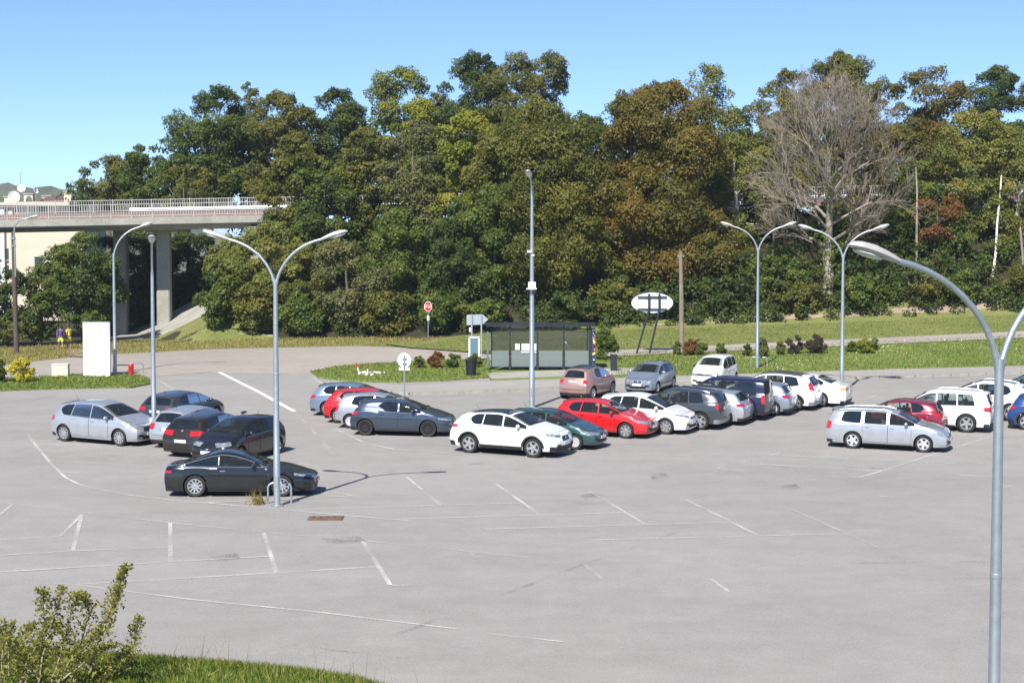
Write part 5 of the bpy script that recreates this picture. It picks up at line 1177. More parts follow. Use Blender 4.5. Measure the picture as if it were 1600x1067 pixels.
# --- back row by the pavement
s = Shape(L=3.63, W=1.68, H=1.53, wb=2.32, fo=.70, rw=.31, zh=.78, pc=.80, zc=1.02, pw=1.48, zw=1.45, pmid=2.0, pr=3.12, zr=1.42, zg=1.02, rg=.20, zbf=.95, zbr=1.02, kf=.2, kr=.17, tum=.40)
car('parked_car', 'small pink rounded city car seen from behind near the bus shelter', 'car', s, 'paint_pink', (925, 624), (-1.16, -.74), 63, rim=('alloy10', 'alloy'), panes=[(.92, 1.95, 0, 'glass'), (2.02, 2.75, .10, 'glass')], doors=[(1.06, 2.02)], tl=(-.17, .03, .78, .96, .80, .94), hl=(-.22, .1, .62, .78, .64, .76), roof_mat='paint_graphite', spoiler=True, plate_z=.86)
s = Shape(L=3.81, W=1.64, H=1.42, wb=2.47, fo=.72, rw=.29, zh=.72, pc=.92, zc=.95, pw=1.68, zw=1.35, pmid=2.2, pr=3.48, zr=1.34, zg=.94, rg=.10, zbf=.89, zbr=.93)
car('parked_car', 'silver-blue small hatchback facing the camera right of the pink car', 'car', s, 'paint_silver_blue', (1026, 614.5), (1.235, .73), -114, rim=('hub', 'hubcap'), panes=P4(s, 1.92, 2.72, 0, 3.3, .04), doors=[(1.14, 2.0), (2.0, 2.76)], tl=(-.1, .1, .7, .9, .7, .9), hl=(-.42, .12, .54, .67, .60, .70), grille=(.56, .64, .3))
s = Shape(L=3.60, W=1.62, H=1.58, wb=2.30, fo=.72, rw=.29, zh=.84, pc=.82, zc=1.05, pw=1.42, zw=1.50, pmid=2.1, pr=3.42, zr=1.50, zg=1.0, rg=.06, zbf=.96, zbr=1.0, tum=.30)
car('parked_car', 'white boxy small car facing the camera behind the navy van', 'car', s, 'paint_white', (1128, 606.5), (1.15, .72), -114, rim=('hub', 'hubcap'), panes=P4(s, 1.75, 2.55, 0, 3.2, .03), doors=[(1.06, 1.82), (1.82, 2.6)], tl=(-.08, .1, .9, 1.25, .9, 1.25), hl=(-.34, .1, .62, .78, .66, .78), mirror='black_plastic')
# --- right group
s = Shape(L=4.49, W=1.73, H=1.52, wb=2.634, fo=.83, rw=.315, zh=.80, pc=1.05, zc=1.0, pw=1.80, zw=1.42, pmid=2.5, pr=4.22, zr=1.46, zg=1.02, rg=.08, zbf=.95, zbr=.99, tum=.34)
car('parked_estate_car', 'silver estate car with roof bars parked alone in the right bays', 'estate car', s, 'paint_silver', (1387, 703.5), (0, -.78), -22, rim=('alloy5', 'hubcap'), panes=[(1.17, 2.10, 0, 'glass'), (2.22, 3.05, 0, 'glass'), (3.20, 3.98, .05, 'glass')], doors=[(1.28, 2.16), (2.16, 3.10)], tl=(-.10, .16, .72, 1.02, .74, 1.0), hl=(-.38, .28, .60, .72, .66, .78), rails=True, rail_mat='galv', grille=(.56, .68, .5))
s = Shape(L=4.0, W=1.73, H=1.44, wb=2.5, fo=.84, rw=.31, pr=3.52, zr=1.36, zg=1.0, rg=.20, zbf=.92, zbr=1.0)
car('parked_car', 'dark red hatchback hidden behind the bonnet of the silver estate', 'car', s, 'paint_dark_red', (1446, 683.5), (-1.25, .77), 156, rim=('hub', 'hubcap'), panes=P4(s, 2.0, 2.8, 0, 3.45, .14), doors=[(1.28, 2.06), (2.06, 2.85)], tl=(-.20, .30, .80, .98, .86, .97), hl=(-.3, .3, .6, .7, .66, .76))
s = Shape(L=4.53, W=1.84, H=1.67, wb=2.755, fo=.84, rw=.37, clr=.24, zh=.96, pc=1.28, zc=1.12, pw=1.90, zw=1.58, pmid=2.6, pr=4.25, zr=1.60, zg=1.10, rg=.06, zbf=1.04, zbr=1.10, tum=.27)
car('parked_car', 'white angular off-roader with roof bars left of the near lamp pole', 'car', s, 'paint_white', (1510, 675.5), (-1.378, .82), 157, rim=('alloy5', 'alloy'), panes=P4(s, 2.35, 3.2, 0, 3.95, 0), doors=[(1.52, 2.42), (2.42, 3.26)], tl=(-.22, .22, .86, 1.06, .88, 1.05), hl=(-.3, .2, .74, .9, .78, .9), rails=True, rail_mat='galv', spoiler=True)
s = Shape(L=4.55, W=1.85, H=1.66, wb=2.7, fo=.92, rw=.37, clr=.24, zh=.92, pc=1.1, zc=1.12, pw=1.95, zw=1.55, pmid=2.6, pr=3.95, zr=1.52, zg=1.12, rg=.22, zbf=1.05, zbr=1.13, tum=.38)
car('parked_car', 'white crossover with grey roof and large alloys at the right edge', 'car', s, 'paint_white2', (1579, 658), (-1.35, .82), 157, rim=('alloy5', 'alloy'), panes=P4(s, 2.2, 3.05, 0, 3.8, .14), doors=[(1.42, 2.28), (2.28, 3.1)], tl=(-.3, .2, .92, 1.06, .94, 1.06), hl=(-.3, .3, .76, .88, .82, .9), roof_mat='paint_silver_blue', rails=True, rail_mat='galv')
s = Shape(L=4.2, W=1.78, H=1.5, wb=2.6, fo=.86, rw=.33, pr=3.7, zr=1.4, zg=1.02, rg=.2, zbf=.95, zbr=1.03)
car('parked_car', 'deep blue car cut off by the right edge of the picture', 'car', s, 'paint_blue', (1603, 671.5), (-1.3, -.79), -22, rim=('alloy5', 'alloy'), panes=P4(s, 2.05, 2.9, 0, 3.65, .1), doors=[(1.3, 2.1), (2.1, 2.95)], tl=(-.3, .2, .8, .95, .84, .95), hl=(-.3, .3, .6, .7, .68, .78), clad=True)
s = Shape(L=4.2, W=1.78, H=1.62, wb=2.6, fo=.86, rw=.33, zh=.88, zc=1.08, pw=1.75, zw=1.52, pr=3.9, zr=1.52, zg=1.08, rg=.1, zbf=1.0, zbr=1.06)
car('parked_car', 'light blue car roof just showing at the right edge behind the white crossover', 'car', s, 'paint_light_blue', (1662, 640), (-1.3, .79), 157, rim=('alloy5', 'alloy'), panes=P4(s, 2.05, 2.9, 0, 3.65, .06), doors=[(1.3, 2.1), (2.1, 2.95)], tl=(-.2, .2, .8, 1.0, .84, 1.0), hl=(-.3, .3, .6, .7, .68, .78))

# ================================================================== PEOPLE
def person(x, yfoot, hgt, shirt, shorts, skin, face_rz, label, stride):
    p = G(x, yfoot); root = empty('person', p, face_rz); tag(root, label, 'person'); k = hgt / 1.75
    def skin_obj(name, nodes, edges, m, rootv=0, sub=2):
        me = bpy.data.meshes.new(name); me.from_pydata([tuple(c * k for c in n[:3]) for n in nodes], edges, [])
        lay = me.skin_vertices[0] if len(me.skin_vertices) else None
        o = link(name, me, m, root)
        bm = bmesh.new(); bm.from_mesh(me); sl = bm.verts.layers.skin.verify(); bm.verts.ensure_lookup_table()
        for v, n in zip(bm.verts, nodes): v[sl].radius = (n[3] * k, (n[4] if len(n) > 4 else n[3]) * k)
        bm.verts[rootv][sl].use_root = True; bm.to_mesh(me); bm.free()
        o.modifiers.new('skin', 'SKIN').use_smooth_shade = True
        s = o.modifiers.new('subdivision', 'SUBSURF'); s.levels = sub; s.render_levels = sub
        return o
    f, b = stride, -stride
    # x right, y forward, z up
    N_ = [(0, 0, .95, .13, .10), (0, 0, 1.10, .125, .095), (0, 0, 1.28, .15, .10), (0, 0, 1.42, .12, .085), (0, .0, 1.50, .055), (0, .01, 1.58, .065), (0, .015, 1.66, .085, .095), (0, .01, 1.73, .06, .07)]
    E_ = [(i, i + 1) for i in range(7)]
    def chain(start, pts):
        prev = start
        for q in pts: N_.append(q); E_.append((prev, len(N_) - 1)); prev = len(N_) - 1
        return prev
    for sd, fw in ((-1, f), (1, b)):
        an = chain(0, [(sd * .10, 0, .88, .095), (sd * .105, fw * .45 + .03, .50, .06), (sd * .105, fw - (.08 if fw < 0 else 0), .26, .055), (sd * .10, fw - (.05 if fw < 0 else 0), .09, .036)])
        chain(an, [(sd * .11, fw + .10, .035, .035, .028), (sd * .115, fw + .17, .03, .028, .02)])
        wr = chain(3, [(sd * .19, 0, 1.41, .055), (sd * .25, -fw * .25 - .02, 1.13, .042), (sd * .25, -fw * .6 + .05, .90, .030)])
        pa = chain(wr, [(sd * .25, -fw * .6 + .08, .84, .034, .02)])
        for t_, dz in ((-.03, -.075), (-.01, -.09), (.012, -.085), (.03, -.07)): chain(pa, [(sd * .25, -fw * .6 + .09 + t_, .84 + dz * .5, .009), (sd * .245, -fw * .6 + .10 + t_, .84 + dz, .008)])
        chain(pa, [(sd * .235, -fw * .6 + .125, .83, .01), (sd * .23, -fw * .6 + .14, .80, .009)])
    skin_obj('body', N_, E_, skin)
    sh = [(0, 0, .93, .155, .125), (0, 0, 1.10, .15, .12), (0, 0, 1.30, .172, .122), (0, 0, 1.43, .135, .10), (0, 0, 1.475, .08, .075)]
    se = [(0, 1), (1, 2), (2, 3), (3, 4)]
    for sd, fw in ((-1, f), (1, b)):
        sh += [(sd * .195, 0, 1.40, .075), (sd * .235, -fw * .12, 1.23, .066)]; n = len(sh); se += [(3, n - 2), (n - 2, n - 1)]
    skin_obj('shirt', sh, se, shirt)
    so = [(0, 0, .96, .15, .125), (0, 0, .88, .15, .12)]; s2 = [(0, 1)]
    for sd, fw in ((-1, f), (1, b)):
        so += [(sd * .105, fw * .1, .80, .115), (sd * .115, fw * .42 + .03, .58, .105)]; n = len(so); s2 += [(1, n - 2), (n - 2, n - 1)]
    skin_obj('shorts', so, s2, shorts)
    for sd, fw in ((-1, f), (1, b)):
        skin_obj('shoe', [(sd * .10, fw - (.07 if fw < 0 else .02), .05, .045), (sd * .11, fw + .08, .045, .045, .04), (sd * .115, fw + .17, .035, .038, .03)], [(0, 1), (1, 2)], 'shoe')
    MB().ell((0, -.012 * k, 1.70 * k), (.095 * k, .11 * k, .10 * k), 12, 8).build('hair', 'hair', root)
    MB().ell((0, .105 * k, 1.645 * k), (.016 * k, .022 * k, .02 * k), 6, 5).build('nose', skin, root)
    for sd in (-1, 1):
        MB().ell((sd * .035 * k, .098 * k, 1.665 * k), (.013 * k, .008 * k, .008 * k), 6, 5).build('eye', 'hair', root)
        MB().ell((sd * .09 * k, .01 * k, 1.655 * k), (.014 * k, .025 * k, .033 * k), 6, 5).build('ear', skin, root)
    MB().ell((0, .098 * k, 1.60 * k), (.025 * k, .008 * k, .008 * k), 6, 5).build('mouth', 'red', root)
person(95, 547.5, 1.70, 'purple', 'lime', 'skin_dark', R(20), 'person in purple shirt and lime shorts walking by the trees', .17)
person(108, 546.5, 1.72, 'yellow', 'yellow', 'skin_dark', R(60), 'person in yellow shirt and shorts standing right of the purple-shirted person', .03)

# ================================================================== VEGETATION
def leaf_colors(a, b, c, d, k=1.28): return [(p, (q[0] * k * 1.14, q[1] * k, q[2] * k * .80)) for p, q in ((0.0, a), (0.35, b), (0.7, c), (1.0, d))]
LEAF = {
 'green':  leaf_mat('leaf_green',  leaf_colors((0.030, 0.055, 0.010), (0.055, 0.095, 0.016), (0.090, 0.130, 0.022), (0.14, 0.16, 0.03))),
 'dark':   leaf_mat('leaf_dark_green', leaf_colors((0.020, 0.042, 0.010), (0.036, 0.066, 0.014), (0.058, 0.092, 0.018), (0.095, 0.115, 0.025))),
 'olive':  leaf_mat('leaf_olive', leaf_colors((0.044, 0.061, 0.012), (0.078, 0.098, 0.018), (0.112, 0.126, 0.024), (0.150, 0.132, 0.030))),
 'orange': leaf_mat('leaf_turning', leaf_colors((0.054, 0.067, 0.013), (0.094, 0.094, 0.018), (0.132, 0.108, 0.021), (0.155, 0.092, 0.024))),
 'lime':   leaf_mat('leaf_yellow_green', leaf_colors((0.070, 0.105, 0.012), (0.125, 0.165, 0.018), (0.18, 0.205, 0.025), (0.24, 0.22, 0.03)), 0.38),
 'grey':   leaf_mat('leaf_willow_grey', leaf_colors((0.060, 0.078, 0.032), (0.095, 0.115, 0.048), (0.13, 0.145, 0.06), (0.17, 0.165, 0.075))),
 'birch':  leaf_mat('leaf_birch', leaf_colors((0.060, 0.085, 0.018), (0.10, 0.13, 0.028), (0.145, 0.16, 0.036), (0.20, 0.175, 0.05)), 0.36),
 'rust':   leaf_mat('leaf_rust', leaf_colors((0.075, 0.045, 0.014), (0.125, 0.062, 0.02), (0.15, 0.08, 0.03), (0.13, 0.10, 0.035))),
 'yellow': leaf_mat('leaf_golden', leaf_colors((0.12, 0.13, 0.010), (0.20, 0.205, 0.012), (0.27, 0.26, 0.016), (0.31, 0.30, 0.03), 1.75), 0.3),
 'purple': leaf_mat('leaf_dark_purple', leaf_colors((0.020, 0.022, 0.016), (0.035, 0.034, 0.024), (0.055, 0.048, 0.034), (0.07, 0.075, 0.04))),
 'shrub':  leaf_mat('leaf_shrub', leaf_colors((0.070, 0.088, 0.020), (0.13, 0.155, 0.036), (0.19, 0.20, 0.06), (0.27, 0.25, 0.09), 1.45)),
 'blade':  leaf_mat('grass_blade', leaf_colors((0.045, 0.085, 0.014), (0.085, 0.145, 0.022), (0.135, 0.20, 0.035), (0.26, 0.24, 0.09)), 0.35),
 'straw':  leaf_mat('dry_blade', leaf_colors((0.10, 0.11, 0.03), (0.17, 0.16, 0.055), (0.25, 0.21, 0.09), (0.34, 0.28, 0.14)), 0.3),
 'flower': leaf_mat('white_clover', leaf_colors((0.55, 0.55, 0.5), (0.6, 0.6, 0.55), (0.65, 0.65, 0.6), (0.7, 0.7, 0.66)), 0.2),
}
def quads_mesh(name, P_, A, B, tint, m, fold=0.0):
    """leaf faces: centre P, half axes A (length) and B (width), as pointed three-corner leaves"""
    n = len(P_); v = np.empty((n, 3, 3), np.float32)
    v[:, 0] = P_ - A; v[:, 1] = P_ + A * .55 + B; v[:, 2] = P_ + A * .55 - B
    if fold: v[:, 0] = P_ + A; v[:, 1] = P_ - A + B; v[:, 2] = P_ - A - B
    me = bpy.data.meshes.new(name)
    me.vertices.add(n * 3); me.vertices.foreach_set('co', v.ravel())
    me.loops.add(n * 3); me.loops.foreach_set('vertex_index', np.arange(n * 3, dtype=np.int32))
    me.polygons.add(n); me.polygons.foreach_set('loop_start', np.arange(0, n * 3, 3, dtype=np.int32))
    me.polygons.foreach_set('loop_total', np.full(n, 3, np.int32))
    a = me.attributes.new('tint', 'FLOAT', 'POINT'); a.data.foreach_set('value', np.repeat(np.clip(tint, 0, 1), 3).astype(np.float32))
    me.update(); me.materials.append(m); return me
def unit(v): return v / (np.linalg.norm(v, axis=1, keepdims=True) + 1e-9)
def clump_leaves(cs, rs, per, size, flat=0.8, droop=0.0, rng=RNG, out_bias=0.9):
    """leaves spread over the shells of leaf clumps; returns centre, axes, tint"""
    Ps, As, Bs, Ts = [], [], [], []
    for c, r in zip(cs, rs):
        n = max(20, int(per * (r ** 1.7)))
        d = unit(rng.normal(size=(n, 3))); d[:, 2] = np.abs(d[:, 2]) * np.where(rng.random(n) < .72, 1, -1)
        rad = r * (0.45 + 0.62 * rng.random(n) ** 0.6)
        rad *= 1 + 0.28 * np.sin(d[:, 0] * 5 + c[0] * 3) * np.cos(d[:, 2] * 4 + c[1])
        p = d * rad[:, None]; p[:, 2] *= flat; p[:, 2] -= droop * (p[:, 0] ** 2 + p[:, 1] ** 2) / max(r, .1)
        nrm = unit(d * out_bias + rng.normal(size=(n, 3)) * 0.55 + np.array([-.12, -.38, .50]))
        t = unit(np.cross(nrm, rng.normal(size=(n, 3)))); b = np.cross(nrm, t)
        s = size * (0.6 + 0.8 * rng.random(n))[:, None]
        t[:, 2] -= 0.25; t = unit(t)
        Ps.append(p + c); As.append(t * s); Bs.append(b * s * 0.62)
        ct = rng.random() * 0.62
        Ts.append(np.clip(ct + rng.normal(size=n) * 0.16 + 0.12, 0, 1))
    return np.concatenate(Ps), np.concatenate(As), np.concatenate(Bs), np.concatenate(Ts)
def branch_mesh(base, top, r0, targets, lean=0.0, n=7, sub=True):
    mb = MB(); base = Vector(base); top = Vector(top); k = 7
    axis = []
    for i in range(k + 1):
        t = i / k; p = base.lerp(top, t) + Vector((math.sin(t * 5 + base.x) * .18, math.cos(t * 4 + base.y) * .15, 0)) * (t * (1.2 - t)) * 2
        axis.append(p)
    mb.tube(axis, [r0 * (1.25 if i == 0 else 1) * (1 - .82 * i / k) + .015 for i in range(k + 1)], n)
    for tg in targets:
        tg = Vector(tg); f = 0.25 + 0.6 * max(0, min(1, (tg.z - base.z) / max(.1, (top.z - base.z)) - .18))
        s = axis[0].lerp(axis[-1], 0) if f <= 0 else axis[min(k, int(f * k))]
        mid = s.lerp(tg, .5) + Vector((0, 0, -.12 * (tg - s).length)) + Vector((random.uniform(-.2, .2), random.uniform(-.2, .2), 0))
        L_ = (tg - s).length; rb = min(r0 * .42, .022 * L_ + .02)
        mb.tube([s, s.lerp(mid, .6), mid, mid.lerp(tg, .6), tg], [rb, rb * .75, rb * .55, rb * .35, .012], 5, cap=False)
    return mb
def crown_clumps(cx, cy, z0, z1, rx, ry, n, rng, shape=1.0, rmin=.16, rmax=.30):
    """clump centres filling an uneven, full crown; wide in the middle, rounded above, ragged below"""
    cs, rs = [], []
    zc, hz_ = (z0 + z1) / 2, (z1 - z0) / 2
    base = min(rx, hz_ * 1.1)
    lob = rng.uniform(0, 6.28, 3)
    k = max(n, int(n * hz_ / base * .9))
    while len(cs) < k:
        zz = rng.uniform(-1, 1); lim = (1 - abs(zz) ** (2.3 if zz > 0 else 3.2)) ** .5
        a = rng.uniform(0, 6.283); q = rng.random() ** .38
        if math.sin(a) * q > .35 and rng.random() < .6:
            k -= 1; continue
        r = rng.uniform(rmin, rmax) * base * (1 - .25 * max(0, zz) ** 2)
        lump = 1 + .16 * math.sin(2 * a + lob[0] + 3 * zz) + .12 * math.sin(3 * a + lob[1] + 5 * zz)
        R_ = lim * q * lump
        cs.append(np.array([cx + math.cos(a) * max(.1, rx - .55 * r) * R_, cy + math.sin(a) * max(.1, ry - .5 * r) * R_, zc + zz * max(.1, hz_ - .35 * r)])); rs.append(r)
    return cs, rs
def tree(name, x, ytop, ybot, wpx, Y, leaf, label, n=46, per=860, size=.108, group=None, bark='bark', flat=.8, droop=0.0, trunk_r=None, cat='tree', zbase=None, dens=1.0, deep=.8, rmin=.17, rmax=.36, wide=1.16):
    s = F_PX / Y
    X = (x - CX) / s
    zt = CAM_Z + (HORIZON - ytop) / s; zb = CAM_Z + (HORIZON - ybot) / s
    rx = wpx / 2 / s
    g = h(X, Y) if zbase is None else zbase
    zb = min(max(zb, g + .15), zt - 1.2 * min(1.0, rx))
    rng = np.random.default_rng(abs(hash((x * 7 + ytop * 13 + int(Y * 10)))) % (2 ** 31))
    root = empty(name, (X, Y, g)); tag(root, label, cat, group)
    hh = (zt - zb) / 2
    rc = max(.3, min(rx, hh))
    cs, rs = crown_clumps(0, 0, zb - g, zt - g, rx * wide, max(rx * deep, .4), n, rng, 1.0, rmin, rmax)
    P_, A_, B_, T_ = clump_leaves(cs, rs, per * dens, size, flat, droop, rng)
    link('crown', quads_mesh('crown', P_, A_, B_, T_, LEAF[leaf]), None, root)
    order = sorted(range(len(cs)), key=lambda i: -rs[i])[:12]
    tr = trunk_r or max(.05, .02 * (zt - g) + .03)
    branch_mesh((0, 0, -.2), (rng.normal() * .3, rng.normal() * .3, (zt - g) * .80), tr, [cs[i] for i in order]).build('trunk', bark, root)
    return root
def bush(name, x, ytop, ybot, wpx, Y, leaf, label, n=26, per=2600, size=.06, group=None, deep=.8, cat='bush', **kw):
    return tree(name, x, ytop, ybot, wpx, Y, leaf, label, n=n, per=per, size=size, group=group, deep=deep, cat=cat, trunk_r=.03, rmin=.30, rmax=.50, wide=1.0, **kw)

WOOD = 'trees on the wooded embankment'
# --- skyline trees behind / along the upper road
tree('broadleaf_tree', 172, 246, 330, 84, 150, 'olive', 'small olive tree at the left end of the wood behind the bridge railing', n=30, zbase=4, group=WOOD)
tree('broadleaf_tree', 228, 228, 335, 84, 149, 'green', 'green rounded tree rising behind the bridge railing, second from the left', n=34, zbase=5, group=WOOD)
tree('broadleaf_tree', 296, 262, 335, 96, 144, 'olive', 'low olive tree just behind the bridge railing below the tall left tree', n=30, zbase=6, group=WOOD)
tree('broadleaf_tree', 330, 134, 320, 142, 150, 'green', 'tall broad green tree forming the left shoulder of the wood', n=62, zbase=8, group=WOOD)
tree('broadleaf_tree', 391, 132, 300, 60, 156, 'grey', 'pale blue-green treetop peeking behind the tall left tree', n=26, zbase=8, group=WOOD)
tree('broadleaf_tree', 444, 146, 330, 104, 147, 'olive', 'olive tree with browning top right of the tall left tree', n=50, zbase=8, group=WOOD)
tree('broadleaf_tree', 528, 140, 340, 104, 150, 'dark', 'dark green tree left of the bright yellow-green treetop', n=50, zbase=8, group=WOOD)
tree('broadleaf_tree', 628, 112, 320, 118, 152, 'lime', 'bright yellow-green treetop on the skyline', n=50, zbase=8, group=WOOD)
tree('broadleaf_tree', 678, 150, 330, 66, 156, 'grey', 'blue-green treetop behind the bright yellow-green tree', n=28, zbase=8, group=WOOD)
tree('broadleaf_tree', 742, 86, 330, 100, 151, 'dark', 'dark left half of the highest treetops in the middle', n=46, zbase=8, group=WOOD, rmin=.15)
tree('broadleaf_tree', 832, 76, 330, 150, 148, 'olive', 'highest olive-green treetop in the middle of the wood', n=62, zbase=9, group=WOOD, rmin=.15, rmax=.27)
tree('broadleaf_tree', 920, 185, 340, 80, 152, 'dark', 'dark tree filling the dip right of the highest treetop', n=34, zbase=9, group=WOOD)
tree('broadleaf_tree', 1150, 175, 340, 90, 150, 'green', 'green tree in the skyline dip right of the sparse birch top', n=40, zbase=9, group=WOOD)
tree('broadleaf_tree', 1225, 112, 340, 110, 148, 'olive', 'olive tree left of the high right-hand treetop', n=52, zbase=9, group=WOOD)
tree('broadleaf_tree', 1312, 90, 340, 150, 150, 'olive', 'tall rounded treetop behind the bare twiggy tree', n=60, zbase=9, group=WOOD)
tree('broadleaf_tree', 1446, 108, 300, 116, 149, 'orange', 'round treetop turning orange-brown on the right skyline', n=50, zbase=9, group=WOOD, dens=.9)
tree('broadleaf_tree', 1552, 108, 330, 96, 152, 'dark', 'dark green treetop near the right edge', n=44, zbase=9, group=WOOD)
tree('broadleaf_tree', 1625, 118, 340, 90, 150, 'olive', 'olive treetop cut by the right edge of the view', n=40, zbase=9, group=WOOD)
# --- trees on the embankment slope, in front of the upper road
tree('maple_tree', 462, 210, 400, 96, 127, 'olive', 'olive maple overhanging the right end of the bridge railing', n=56, group=WOOD)
tree('maple_tree', 362, 374, 480, 92, 121.5, 'birch', 'low bright green tree at the foot of the paved slope beside the bridge', n=50, group=WOOD)
tree('maple_tree', 432, 350, 500, 122, 119.5, 'birch', 'bright bushy tree on the bank behind the nearest left lamp', n=56, group=WOOD)
tree('maple_tree', 505, 255, 450, 110, 126, 'green', 'green tree between the bridge end and the grey willow', n=52, group=WOOD)
tree('maple_tree', 575, 205, 420, 100, 127, 'olive', 'olive tree left of the grey-green willow', n=50, group=WOOD)
tree('willow_tree', 648, 190, 390, 92, 125.5, 'grey', 'soft grey-green willow in the middle left of the wood', n=52, size=.11, per=700, group=WOOD)
tree('maple_tree', 728, 172, 400, 92, 124.5, 'lime', 'yellow-green maple left of the big olive maple', n=54, group=WOOD)
tree('willow_tree', 540, 380, 520, 130, 118.5, 'grey', 'grey-olive thicket on the bank left of the stop sign', n=56, size=.11, per=660, group=WOOD)
tree('willow_tree', 470, 395, 515, 90, 118.5, 'olive', 'olive thicket on the bank right of the nearest left lamp', n=44, group=WOOD)
tree('maple_tree', 628, 330, 520, 120, 119.5, 'green', 'green tree directly behind the stop sign', n=58, group=WOOD)
tree('maple_tree', 712, 345, 525, 116, 119.5, 'dark', 'dark green tree right of the stop sign', n=56, group=WOOD)
tree('maple_tree', 846, 168, 500, 196, 121, 'olive', 'broad olive maple behind the bus shelter reaching almost to the ground', n=120, group=WOOD, per=820)
tree('maple_tree', 770, 290, 500, 120, 120.5, 'green', 'green tree behind the left end of the bus shelter', n=56, group=WOOD)
tree('maple_tree', 905, 260, 490, 110, 122.5, 'dark', 'dark green tree between the olive maple and the orange maple', n=56, group=WOOD)
tree('maple_tree', 1022, 136, 470, 190, 122, 'orange', 'large maple turning orange-brown behind the oval sign', n=120, group=WOOD, per=820)
tree('maple_tree', 965, 290, 480, 90, 121.5, 'olive', 'olive lower tree at the left foot of the orange maple', n=46, group=WOOD)
tree('birch_tree', 1100, 104, 420, 104, 128, 'birch', 'birch with a sparse top and white upper stem', n=60, size=.10, per=420, bark='birch', group=WOOD, droop=.12, dens=.8)
tree('birch_tree', 1150, 215, 450, 104, 126, 'birch', 'drooping birch left of the bare twiggy tree', n=56, size=.10, per=640, bark='birch', group=WOOD, droop=.12)
tree('maple_tree', 1100, 330, 500, 110, 121, 'orange', 'low turning tree right of the wooden pole', n=50, group=WOOD)
tree('maple_tree', 1210, 400, 495, 120, 120.5, 'green', 'low green tree behind the lamp left of the bare tree', n=50, group=WOOD)
tree('maple_tree', 1215, 230, 420, 92, 129, 'olive', 'olive tree behind the left side of the bare tree', n=42, group=WOOD, dens=.8)
tree('maple_tree', 1355, 250, 400, 90, 127.5, 'olive', 'olive tree behind the right side of the bare tree', n=42, group=WOOD, dens=.8)
tree('maple_tree', 1400, 255, 400, 80, 128, 'green', 'green tree right of the bare tree hiding the upper road', n=40, group=WOOD)
tree('maple_tree', 1390, 400, 480, 110, 122.5, 'dark', 'dark low tree right of the bare tree trunk', n=48, group=WOOD)
tree('maple_tree', 1430, 245, 460, 96, 126, 'green', 'green ivy-clad tree with a bare pale stem right of the bare tree', n=50, group=WOOD, bark='grey_bark')
tree('maple_tree', 1472, 330, 470, 86, 124, 'green', 'bright green tree behind the near lamp arm', n=46, group=WOOD)
tree('maple_tree', 1462, 300, 380, 76, 123, 'rust', 'rust-brown foliage above the near lamp arm', n=26, group=WOOD, dens=.7)
tree('birch_tree', 1520, 172, 420, 110, 126, 'birch', 'light green birch with pale stem at the right', n=66, size=.10, per=600, bark='birch', group=WOOD, droop=.14)
tree('birch_tree', 1585, 205, 430, 90, 125, 'birch', 'light green birch with leaning white trunk at the right edge', n=56, size=.10, per=600, bark='birch', group=WOOD, droop=.14)
tree('maple_tree', 1540, 390, 470, 110, 124, 'dark', 'dark low tree under the birches at the right', n=46, group=WOOD)
tree('maple_tree', 1625, 380, 465, 90, 124, 'green', 'low green tree cut by the right edge under the birches', n=42, group=WOOD)
for (x, yt, yb, w, Y, lf, lb) in [
    (338, 425, 505, 70, 119, 'green', 'bright bush at the foot of the paved slope'),
    (400, 440, 512, 90, 118, 'olive', 'olive bush on the bank behind the left lamp pole'),
    (475, 455, 520, 80, 117.5, 'green', 'bush on the bank right of the left lamp pole'),
    (600, 450, 528, 90, 117.5, 'olive', 'olive bush on the bank left of the stop sign post'),
    (690, 460, 528, 90, 117.5, 'green', 'green bush just right of the stop sign post'),
    (760, 470, 522, 80, 117.8, 'green', 'bush behind the direction sign'),
    (905, 455, 512, 90, 118.5, 'dark', 'dark bush in the wood edge above the shelter ad panel'),
    (965, 445, 508, 80, 119, 'olive', 'olive bush in the wood edge left of the oval sign'),
    (1035, 440, 505, 80, 119, 'dark', 'dark bush in the wood edge right of the oval sign'),
    (1130, 430, 500, 90, 119, 'dark', 'dark bush in the wood edge right of the wooden pole'),
    (1250, 440, 492, 80, 119.5, 'olive', 'olive bush in the wood edge left of the bare tree trunk'),
    (1345, 430, 488, 80, 120, 'green', 'green bush in the wood edge right of the bare tree trunk'),
    (1445, 430, 480, 90, 121, 'olive', 'olive bush in the wood edge behind the near lamp arm'),
    (1510, 425, 474, 80, 122, 'green', 'green bush in the wood edge under the birches'),
    (1590, 415, 468, 90, 122, 'olive', 'olive bush in the wood edge at the right border')]:
    bush('wild_bush', x, yt, yb, w, min(Y, 118.6), lf, lb, n=26, per=560, size=.12, group='bushes along the wood edge')
# --- low growth covering the wooded bank, and the depth of the wood behind the road: masses nobody could count
def mass(name, spots, rr0, rr1, per, size, leaf, label, seed):
    rng = np.random.default_rng(seed); cs = [np.array(c) for c in spots]; rs = [rng.uniform(rr0, rr1) for _ in cs]
    P_, A_, B_, T_ = clump_leaves(cs, rs, per, size, .8, 0, rng)
    o = link(name, quads_mesh(name, P_, A_, B_, T_, LEAF[leaf])); tag(o, label, 'undergrowth', kind='stuff'); return o
def bank_spots(n, x0, x1, y0, y1, up, seed):
    rng = np.random.default_rng(seed); out = []
    for k in range(n):
        X, Y = rng.uniform(x0, x1), rng.uniform(y0, y1); out.append((X, Y, h(X, Y) + rng.uniform(.1, up)))
    return out
mass('undergrowth', bank_spots(300, -19, 44, 118.8, 129, 1.6, 1), .6, 1.3, 200, .14, 'dark', 'dark leafy undergrowth covering the wooded bank', 1)
